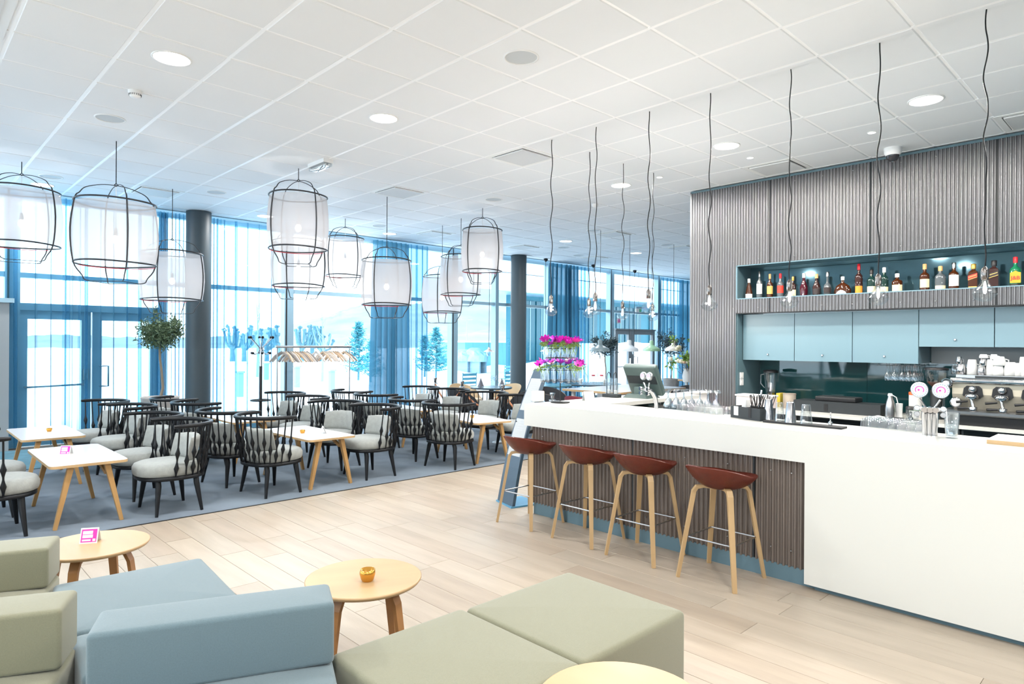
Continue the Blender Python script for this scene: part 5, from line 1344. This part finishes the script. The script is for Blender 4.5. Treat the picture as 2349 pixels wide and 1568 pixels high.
# ================================================================ DINING AREA
def make_armchair(m_in, m_out):
    t = empty('shell_armchair')
    rings = []; n = 21
    def pt(a, v, off):
        r = .27+.045*v+off; z = .40+v*(.29*(max(0, sin(a))**.5)*.9+.07)
        return (r*cos(a), r*.95*sin(a)+.02, z)
    for (m, nm, off) in ((m_out, 'outer_shell', .012), (m_in, 'inner_shell', 0)):
        b = MB(); b.loft([[pt(radians(-20+220*i/(n-1)), v, off) for i in range(n)] for v in (0, .3, .6, .85, 1)], False, False, True, closed=False); b.build(nm, m, t)
    b = MB(); b.loft([[pt(radians(-20+220*i/(n-1)), 1, o_) for i in range(n)] for o_ in (0, .012)], False, False, False, closed=False); b.build('shell_rim', mat('oak rim', (.45, .32, .18), .5), t)
    MB().loft([outline(.93, .38, .27, .28, .28), outline(1, .40, .27, .28, .28), outline(1, .45, .27, .28, .28), outline(.9, .47, .27, .28, .28)]).build('seat_pad', m_in, t)
    for sx in (1, -1):
        for sy in (1, -1): MB().tube([(sx*.15, sy*.15, .39), (sx*.23, sy*.23, 0)], [.016, .010], 8).build('leg', M['woodlight'], t)
    return t
dk, tn, rd = mat('charcoal upholstery', (.035, .038, .045), .8), mat('tan veneer', (.50, .38, .24), .5), mat('wine red upholstery', (.22, .03, .05), .6)
AC = [(dk, dk), (tn, dk), (rd, rd)]; AP = {}
def armchair(kind, x, y, face, label):
    if kind not in AP: o = make_armchair(*AC[kind]); AP[kind] = o
    else: o = copy_tree(AP[kind])
    o.location = (x, y, .004); o.rotation_euler = (0, 0, face); tag(o, label, 'chair', 'shell armchairs in the dining area')
def at(px, py, z): return atz(px, py, z)
def round_dining(c, r, label, z=.72, m=None):
    t = empty('dining_table', (c.x, c.y, .004), 0, label, 'table'); 
    MB().lathe([(r*.97, z-.03), (r, z-.022), (r, z-.005), (r*.99, z)], 40).build('tabletop', m or mat('dark blue tabletop', (.05, .08, .10), .2), t)
    MB().lathe([(.045, .03), (.045, z-.03)], 16).build('pedestal', M['blackmetal'], t); MB().lathe([(.24, 0), (.24, .015), (.05, .03)], 28).build('foot_plate', M['blackmetal'], t); return t
def napkin(p, label, rz=0):
    t = MB(); h = .15; t.loft([[(-.05, -.04, 0), (.05, -.03, 0), (.03, .05, 0), (-.04, .04, 0)], [(-.004, 0, h), (.004, 0, h), (.002, .004, h), (-.004, .004, h)]], smooth=False)
    o = t.build('folded_napkin', mat('grey napkin', (.13, .14, .17), .8), None, p); o.rotation_euler = (0, 0, rz); tag(o, label, 'napkin', 'folded napkins on the dining tables')
c1_ = at(1127, 887, .724); round_dining(c1_, .37, 'round dark dining table with folded napkins before the second round column')
napkin(at(1103, 886, .728), 'grey cone folded napkin on the left side of the round dining table'); napkin(at(1151, 886, .728), 'grey cone folded napkin on the right side of the round dining table', 2)
def stem(p, label): 
    o = bpy.data.objects.new('wine_glass', STG); COL.objects.link(o); o.location = p; tag(o, label, 'glass')
STG = wine_glass(M['glass'], False, .19, .036)
stem(at(1127, 884, .728), 'wine glass between the two napkins, left one'); stem(at(1135, 884, .728), 'wine glass between the two napkins, right one')
armchair(1, c1_.x+.05, c1_.y+.72, 0+.0, 'dark shell armchair behind the round napkin table, its tan inside showing')
armchair(0, c1_.x-.65, c1_.y-.1, -pi/2*-1, 'charcoal shell armchair left of the round napkin table')
armchair(0, c1_.x+.1, c1_.y-.68, pi, 'charcoal shell armchair with its back to the room at the round napkin table')
armchair(1, c1_.x+.62, c1_.y+.35, pi/2*-1, 'charcoal shell armchair right of the round napkin table near the column foot')
# long white table beyond the return counter
def long_table(x0, x1, y0, y1, z, label, leg=True):
    t = empty('dining_table', (0, 0, 0), 0, label, 'table')
    MB().box((x0, y0, z-.035), (x1, y1, z-.004)).build('tabletop', M['woodlight'], t); MB().box((x0+.002, y0+.002, z-.004), (x1-.002, y1-.002, z)).build('white_surface', M['lam'], t)
    for x in (x0+.15, x1-.15):
        for y in (y0+.12, y1-.12): MB().strip([(x, y, z-.035), (x, y, 0.004)], .05, .05, (1, 0, 0)).build('leg', M['white'], t)
    return t
long_table(8.12, 10.05, 6.10, 7.25, .75, 'large white dining table beyond the return counter')
long_table(12.2, 15.5, 6.6, 7.6, .75, 'long white table at the foot of the corrugated wall corner')
for k, (x, y, f, kd, lab) in enumerate(((7.60, 6.98, -1.57+pi, 0, 'charcoal shell armchair at the near left corner of the large white table'), (8.40, 7.62, pi*0, 0, 'charcoal shell armchair behind the large white table'),
                            (7.55, 6.25, 1.57, 2, 'wine red chair just above the counter beside the steel mill'), (8.5, 5.75, 3.1, 2, 'wine red chair behind the white tent card'), (10.6, 6.5, -1.57, 0, 'charcoal shell armchair at the end of the large white table behind the till'))):
    armchair(kd, x, y, f, lab)
c2_ = at(1360, 879, .724); round_dining(c2_, .55, 'round dark dining table set with glasses and red candles')
c3_ = at(1262, 882, .724); round_dining(c3_, .40, 'round blue dining table behind the flower stand', m=mat('blue tabletop', (.10, .26, .34), .2))
for px, lab in ((1361, 'left'), (1380, 'right')):
    p = at(px, 877, .724); t = empty('candle_glass', p, 0, 'glass candle holder with red rim, %s one on the far set table' % lab, 'candle holder')
    MB().lathe([(.03, 0), (.035, .13), (.03, .135)], 14, cap1=False).build('glass', M['glass'], t); MB().lathe([(.034, .13), (.034, .155)], 14).build('red_rim', mat('red glass', (.7, .02, .04), .3), t)
for px in (1340, 1348, 1354, 1368, 1374, 1388): 
    o = bpy.data.objects.new('wine_glass', STG); COL.objects.link(o); o.location = at(px, 876+(px % 3), .724); tag(o, 'empty wine glass on the far set table between the red rimmed candles', 'glass', 'wine glasses on the far set table')
def mug(p, label): o = MB().lathe([(.025, 0), (.042, .07), (.038, .07), (.02, .01)], 14, cap1=False).build('cup', M['card'], None, p); tag(o, label, 'cup')
mug(at(1332, 876, .724), 'white cup at the left edge of the far set table'); mug(at(1387, 878, .724), 'white cup under the right olive tree on the far set table')
armchair(1, c2_.x+.2, c2_.y-.9, pi, 'shell armchair with tan inside in front of the far set table'); armchair(0, c2_.x+1.0, c2_.y-.5, 2.0, 'charcoal shell armchair right of the far set table')
# mills
def mill(p, label, h=.17, r=.024):
    t = empty('pepper_mill', p, 0, label, 'mill')
    MB().lathe([(r, 0), (r*.9, h*.3), (r*.62, h*.55), (r*.7, h*.7)], 14).build('mill_body', M['glass'], t); MB().lathe([(r*.75, h*.7), (r, h*.8), (r, h), (r*.8, h*1.02)], 14).build('mill_cap', M['chrome'], t)
# olive trees and flowers by the far windows
for px, py, lab, s_ in ((1389, 797, 'small olive tree behind the slate grey enamel shade', 5), (1540, 795, 'dark olive tree behind the cream enamel shade', 6)):
    yq = 9.9; xq = atY(px, py, yq).x; pot_tree(xq, yq, .55, zat(px, py, xq, yq), .28 if s_ == 5 else .36, lab, M['leafdark'], .22, 1500, .07, s_, .014)
yq = 6.9; xq = atY(1577, 820, yq).x; zb_ = zat(1577, 862, xq, yq)
t = empty('flower_vase', (xq, yq, .75), 0, 'large vase of cream roses, twigs and green leaves at the corrugated wall corner', 'vase')
MB().lathe([(.08, 0), (.10, .12), (.07, .24), (.09, .27)], 18, cap1=False).build('vase_body', M['plastic'], t)
R = random.Random(4); tw = MB(); lf = MB(); 
for k in range(26):
    a = R.uniform(0, 6.28); q = R.uniform(.15, .42); h = R.uniform(.45, 1.0) if k < 14 else R.uniform(.3, .55)
    P = [(0, 0, .2), (q*.4*cos(a), q*.4*sin(a), h*.5), (q*cos(a), q*sin(a), h)]; tw.tube(P, .004, 5)
    if k >= 8: leaves(lf, P[2], .09, 26, R, .09, wid=.4)
tw.build('twigs', M['bark'], t, kind='stuff'); lf.build('leaves', M['leafg'], t, kind='stuff')
rm_ = mat('cream rose', (.85, .78, .58), .6); rp_ = mat('peach rose', (.85, .55, .38), .6)
for k in range(11):
    a = R.uniform(1.5, 5.0); q = R.uniform(.12, .34); MB().ico((q*cos(a), q*sin(a), R.uniform(.38, .72)), R.uniform(.032, .05), n=9, m=6).build('rose', rm_ if k % 3 else rp_, t)
# wet rope barriers behind the right chairs
M['rope'] = mat('orange rope', (.55, .22, .10), .7)
def rope(x0, y0, x1, y1, z0, z1, sag, label):
    t = empty('barrier_rope', (0, 0, 0), 0, label, 'rope', 'striped barrier ropes'); n = 28; P = [Vector((x0+(x1-x0)*i/n, y0+(y1-y0)*i/n, z0+(z1-z0)*i/n-sag*4*(i/n)*(1-i/n))) for i in range(n+1)]
    MB().tube(P, .016, 7).build('rope_core', M['rope'], t)
    b = MB(); Q = []
    for i in range(n*6+1):
        u = i/(n*6); p = Vector((x0+(x1-x0)*u, y0+(y1-y0)*u, z0+(z1-z0)*u-sag*4*u*(1-u))); Q.append(p+Vector((0, .0135*cos(i*1.05), .0135*sin(i*1.05))))
    b.tube(Q, .006, 4); b.build('dark_strand', M['dark'], t)
def post(x, y, h, label):
    t = empty('barrier_post', (x, y, .004), 0, label, 'post', 'barrier posts')
    MB().lathe([(.15, 0), (.15, .012), (.03, .03)], 24).build('foot', M['steel'], t); MB().tube([(0, 0, .02), (0, 0, h-.1)], .02, 10).build('pole', M['steel'], t)
    MB().lathe([(.045, h-.105), (.045, h-.09), (.02, h-.088)], 16).build('rope_collar', M['chrome'], t); MB().lathe([(.022, h-.09), (.022, h-.05), (.034, h-.012), (.030, h)], 14).build('post_head', M['chrome'], t)
PT = [(6.78, 8.95, .90, 'chrome topped barrier post by the wide dense curtain'), (6.75, 8.19, .88, 'chrome topped barrier post left of the round napkin table'), (6.70, 7.18, .87, 'chrome topped barrier post behind the right spindle chairs'), (6.2, 5.70, .86, 'chrome topped barrier post just above the counter beside the flower stand')]
for a in PT: post(*a)
for k, lab in enumerate(('striped orange rope between the two farthest barrier posts', 'striped orange rope sagging behind the right spindle chairs', 'striped orange rope reaching behind the menu board')):
    p, q = PT[k], PT[k+1]; rope(p[0], p[1], q[0], q[1], p[2]-.10, q[2]-.10, .26, lab)
# signs by the far door
o = MB(); a0, b0 = atY(1416, 731, 11.2), atY(1423, 740, 11.2); p = atY(1419.5, 735.5, 11.22)
t = empty('wall_sign', p, 0, 'small square white sign with a magenta ring beside the far glazed door', 'sign'); MB().box((-.09, -.004, -.07), (.09, .004, .07)).build('sign_plate', M['card'], t)
MB().tube([(.035*cos(i*pi/10), -.008, .035*sin(i*pi/10)) for i in range(20)], .011, 6, closed=True).build('magenta_ring', M['pink'], t)
p = atY(1464.5, 712, 10.9)
t = empty('exit_sign', p, 0, 'green and white hanging exit sign before the far glazed door', 'sign')
MB().box((-.13, -.015, -.05), (.13, .015, .055)).build('sign_box', M['card'], t); MB().box((-.13, -.02, .06), (.13, .02, .11)).build('housing', M['frame'], t)
MB().box((-.125, -.017, -.045), (.0, -.015, .05)).build('white_half', M['plastic'], t); g_ = mat('exit green', (.02, .45, .22), .4)
MB().box((.02, -.018, -.04), (.07, -.015, .045)).box((.085, -.018, -.04), (.12, -.015, .045)).build('green_door', g_, t)
MB().tube([(0, 0, .11), (0, 0, ZC-p.z-.003)], .006, 6).build('hanger_rod', M['frame'], t)
# ================================================================ OUTDOORS (cyan tint of the bright daylight is painted into these colours)
def conifer(px, ybase, ytop, dist, label, seed, spread=.36, dens=1.0):
    yq = dist; c = atY(px, ybase, yq); H = atY(px, ytop, yq).z-c.z; R = random.Random(seed)
    t = empty('conifer', (c.x, yq, c.z), 0, label, 'tree', 'young conifers outside')
    MB().tube([(0, 0, 0), (.03, 0, H*.5), (0, 0, H)], [.05, .03, .008], 6).build('trunk', M['winterbark'], t)
    b = MB()
    for k in range(int(15*dens)+6):
        u = (k+.5)/(15*dens+6); z = H*(.12+.84*u); L = H*spread*(1-u)**.8+.05
        for q in range(6):
            a = R.uniform(0, 6.28); d = Vector((cos(a), sin(a), R.uniform(-.15, .45))); l = L*R.uniform(.6, 1.1)
            P = [Vector((0, 0, z)), Vector((0, 0, z))+d*l*.5, Vector((0, 0, z+l*.12))+d*l]; b.tube(P, [.012, .010, .004], 4)
            for w_ in range(16):
                f = R.uniform(.15, 1); c0 = P[0].lerp(P[2], f); e = Vector((R.gauss(0, 1), R.gauss(0, 1), R.gauss(.3, .7))).normalized()*R.uniform(.09, .2); s_ = e.orthogonal().normalized()*.02
                b.add([c0, c0+e*.5+s_, c0+e, c0+e*.5-s_], [(0, 1, 2, 3)])
    b.build('branches', M['conifer'], t, kind='stuff')
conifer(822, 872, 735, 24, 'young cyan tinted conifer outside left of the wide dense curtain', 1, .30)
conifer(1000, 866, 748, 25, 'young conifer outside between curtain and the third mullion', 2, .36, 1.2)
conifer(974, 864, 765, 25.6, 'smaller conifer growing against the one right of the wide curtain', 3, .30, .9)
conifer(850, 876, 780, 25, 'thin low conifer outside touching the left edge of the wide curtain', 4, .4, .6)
def pollard(px, ybase, ytop, dist, label, seed):
    c = atY(px, ybase, dist); H = atY(px, ytop, dist).z-c.z; R = random.Random(seed); t = empty('pollard_tree', (c.x, dist, c.z-.25), 0, label, 'tree', 'pollarded trees outside'); b = MB()
    b.tube([(0, 0, 0), (0, 0, H*.45)], [H*.07, H*.055], 8)
    for k in range(8):
        a = R.uniform(0, 6.28); d = Vector((cos(a), sin(a)*.5, 0)); q = H*R.uniform(.12, .36); z1 = H*R.uniform(.55, .98)
        P = [Vector((0, 0, H*R.uniform(.25, .45))), d*q*.7+Vector((0, 0, H*.55*z1/H+.1)), d*q+Vector((0, 0, z1))]; b.tube(P, [H*.04, H*.032, H*.03], 6)
        for w_ in range(4): b.ico(P[2]+Vector((R.uniform(-1, 1), R.uniform(-1, 1), R.uniform(-.5, .8)))*H*.035, H*.034, n=7, m=5)
    b.build('trunk_and_knuckles', M['winterbark'], t)
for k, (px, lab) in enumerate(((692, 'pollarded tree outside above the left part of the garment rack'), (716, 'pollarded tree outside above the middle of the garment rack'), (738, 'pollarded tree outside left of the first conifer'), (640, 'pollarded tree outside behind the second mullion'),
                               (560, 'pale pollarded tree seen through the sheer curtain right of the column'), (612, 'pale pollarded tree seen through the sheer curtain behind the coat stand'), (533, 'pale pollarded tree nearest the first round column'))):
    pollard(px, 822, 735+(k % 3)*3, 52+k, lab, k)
def bollard(px, yb, yt, w_, lab):
    dist = 2.0*F/(yb-784)*.72; c = atY(px, yb, dist); H = atY(px, yt, dist).z-c.z; d = c.x*FX+dist*FY; r = w_*d/F/2
    t = empty('bollard', (c.x, dist, c.z), 0, lab, 'bollard', 'square bollards in the snow'); MB().box((-r*.7, -r*.7, -.3), (r*.7, r*.7, H*.82)).build('post', mat('cyan toned post', (.22, .42, .52), .8), t); MB().box((-r, -r, H*.82), (r, r, H*.93)).build('cap', M['frame'], t); MB().box((-r, -r, H*.93), (r, r, H)).build('snow_cap', M['snow'], t)  # post colour includes the painted cyan daylight tint
for a in ((681, 871, 836, 15, 'bollard in the snow below the left hangers'), (761, 883, 844, 16, 'bollard in the snow below the right hangers'), (551, 888, 848, 16, 'bollard in the snow left of the coat stand pole'), (611, 856, 830, 12, 'small bollard in the snow just right of the coat stand pole')): bollard(*a)
# bare birch-like tree
def bare(px, yb, yt, dist, lab, seed):
    c = atY(px, yb, dist); H = atY(px, yt, dist).z-c.z; R = random.Random(seed); t = empty('bare_tree', (c.x, dist, c.z-1.0), 0, lab, 'tree', 'bare trees outside'); b = MB(); b.tube([(0, 0, 0), (.05, 0, H*.5), (-.05, 0, H)], [.07, .04, .01], 6)
    for k in range(26):
        z = H*R.uniform(.3, .9); a = R.uniform(0, 6.28); L = H*.22*(1.1-z/H); b.tube([(0, 0, z), (L*.5*cos(a), L*.5*sin(a), z+L*.7), (L*.8*cos(a), L*.8*sin(a), z+L*1.6)], [.014, .009, .004], 4)
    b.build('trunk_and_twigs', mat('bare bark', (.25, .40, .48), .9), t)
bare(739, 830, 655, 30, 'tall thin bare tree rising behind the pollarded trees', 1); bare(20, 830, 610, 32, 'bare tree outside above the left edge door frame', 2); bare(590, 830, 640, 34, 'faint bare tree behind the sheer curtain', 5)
# lamp post, boats, parked things
c = atY(1071, 800, 60); t = empty('lamp_post', (c.x, 60, c.z-1), 0, 'slim street lamp post outside before the hill', 'lamp post'); hh = atY(1071, 732, 60).z-c.z+1
MB().tube([(0, 0, 0), (0, 0, hh)], [.09, .05], 8).build('pole', M['frame'], t); MB().box((-.9, -.1, hh-.05), (.9, .1, hh+.06)).build('lamp_head', M['frame'], t)
M['tarp'] = mat('pale tarpaulin', (.45, .68, .75), .6, var=.4, vscale=1.5, vcol=(.22, .48, .58))
for k, (px0, px1, yt, yb, dist, lab) in enumerate(((1048, 1080, 801, 828, 34, 'boat under pale tarpaulin left of the pendant cord outside'), (1076, 1104, 797, 829, 33, 'boat under pale tarpaulin right beside the first covered boat'))):
    a0, b0 = atY(px0, yb, dist), atY(px1, yt, dist); w_ = b0.x-a0.x; H = b0.z-a0.z; R = random.Random(k); rg = []
    for i in range(9):
        u = i/8; s_ = (1-abs(2*u-1)**3)*.5+.5; rg.append([(w_*u, -1.0*s_, 0), (w_*u, -1.1*s_, H*.5+R.uniform(-.1, .1)), (w_*u+R.uniform(-.1, .1), -.3, H*s_*R.uniform(.9, 1)), (w_*u, .3, H*s_), (w_*u, 1.1*s_, H*.5), (w_*u, 1.0*s_, 0)])
    t = empty('covered_boat', (a0.x, dist, a0.z), 0, lab, 'boat', 'covered boats on land'); MB().loft(rg, smooth=False).build('tarpaulin', M['tarp'], t); MB().box((w_*.2, -.8, -.8), (w_*.3, .8, 0)).box((w_*.7, -.8, -.8), (w_*.8, .8, 0)).build('trestle', M['frame'], t)
c = atY(1128, 812, 42); t = empty('storage_shed', (c.x, 42, c.z-1), 0, 'long low blue shed outside behind the covered boats', 'building'); MB().box((-3, 0, 0), (3.2, 4, 2.0)).build('wall', mat('blue shed', (.18, .46, .55), .8), t); MB().box((-3.2, -.2, 2.0), (3.4, 4.2, 2.15)).build('roof', M['snow'], t)
# white building with recessed glazed ground floor to the right
DB = 27.0
A_, Bq = atY(1203, 700, DB), atY(1640, 700, DB)
bt = empty('building', (0, 0, 0), 0, 'white panelled building outside with dark cyan recessed glazing, right of the second column', 'building')
wm = mat('white facade panel', (.80, .86, .90), .7)
zl = [atY(1230, y, DB).z for y in (560, 595, 632, 672)]
zl = [zl[3], zl[2], zl[1], zl[0], zl[0]+2.5, zl[0]+5]
x0, x1 = A_.x-4.2, Bq.x+14
xs = [x0+(x1-x0)*i/10 for i in range(11)]
for i in range(10):
    for k in range(len(zl)-1): MB().box((xs[i]+.02, DB, zl[k]+.03), (xs[i+1]-.02, DB+.3, zl[k+1]-.03)).build('facade_panel', wm, bt)
MB().box((x0, DB+.31, zl[0]), (x1, DB+9, zl[-1])).build('upper_storeys', M['frame'], bt)
z0_ = -.5; gl = mat('dark cyan glazing', (.006, .09, .13), .15); gl2 = mat('cyan cladding', (.015, .15, .21), .5)
MB().box((x0+5, DB+2.2, z0_), (x1, DB+2.4, zl[0])).build('ground_floor_wall', gl2, bt)
for i in range(24):
    xa = x0+5.3+i*1.05
    if i % 5 == 3: continue
    w_ = MB().box((xa, DB+2.1, z0_+.9), (xa+.9, DB+2.2, zl[0]-.3)).build('window', gl, bt); MB().box((xa+.42, DB+2.06, z0_+.9), (xa+.47, DB+2.1, zl[0]-.3)).build('mullion', M['frame'], w_)
# snow drifts and outdoor furniture
R = random.Random(2)
for k, (px, py, dist, r, lab) in enumerate(((1225, 850, 15.5, .9, 'rounded snow heap outside left of the flowers'), (1330, 850, 15, .8, 'rounded snow heap outside right of the flowers'), (1460, 858, 14.5, .7, 'pointed snow heap outside the far glazed door'))):
    c = atY(px, py, dist); b = MB(); b.lathe([(r*1.5, -.8), (r*1.2, -.3), (r*.9, 0), (r*.45, .22), (.05, .3)], 18); o = b.build('snow_heap', M['snow'], None, (c.x, dist, c.z)); tag(o, lab, 'snow')
def garden_chair(px, yt, yb, dist, lab):
    c = atY(px, yb, dist); H = .84; t = empty('garden_chair', (c.x, dist, -.12 if dist < 14 else -.1), 0, lab, 'chair', 'blue metal garden chairs outside'); m = mat('blue metal', (.10, .32, .42), .5)
    for k in range(4): MB().box((-.21, -.2+.0, .50+k*.10), (.21, -.18, .56+k*.10)).build('back_slat', m, t)
    for k in range(5): MB().box((-.21, -.18+k*.08, .43), (.21, -.12+k*.08, .445)).build('seat_slat', m, t)
    for sx in (-.22, .22):
        MB().tube([(sx, -.19, .88), (sx, -.17, .44), (sx, .24, 0)], .012, 6).build('frame', m, t); MB().tube([(sx, .22, .44), (sx, -.22, 0)], .012, 6).build('frame', m, t)
for a in ((1160, 815, 850, 15.5, 'blue slatted garden chair in the snow before the second round column'), (1162, 865, 905, 12.6, 'blue slatted garden chair just outside the glass, left of the second column'), (1066, 878, 900, 12.6, 'blue slatted garden chair outside behind the third mullion')): garden_chair(*a)
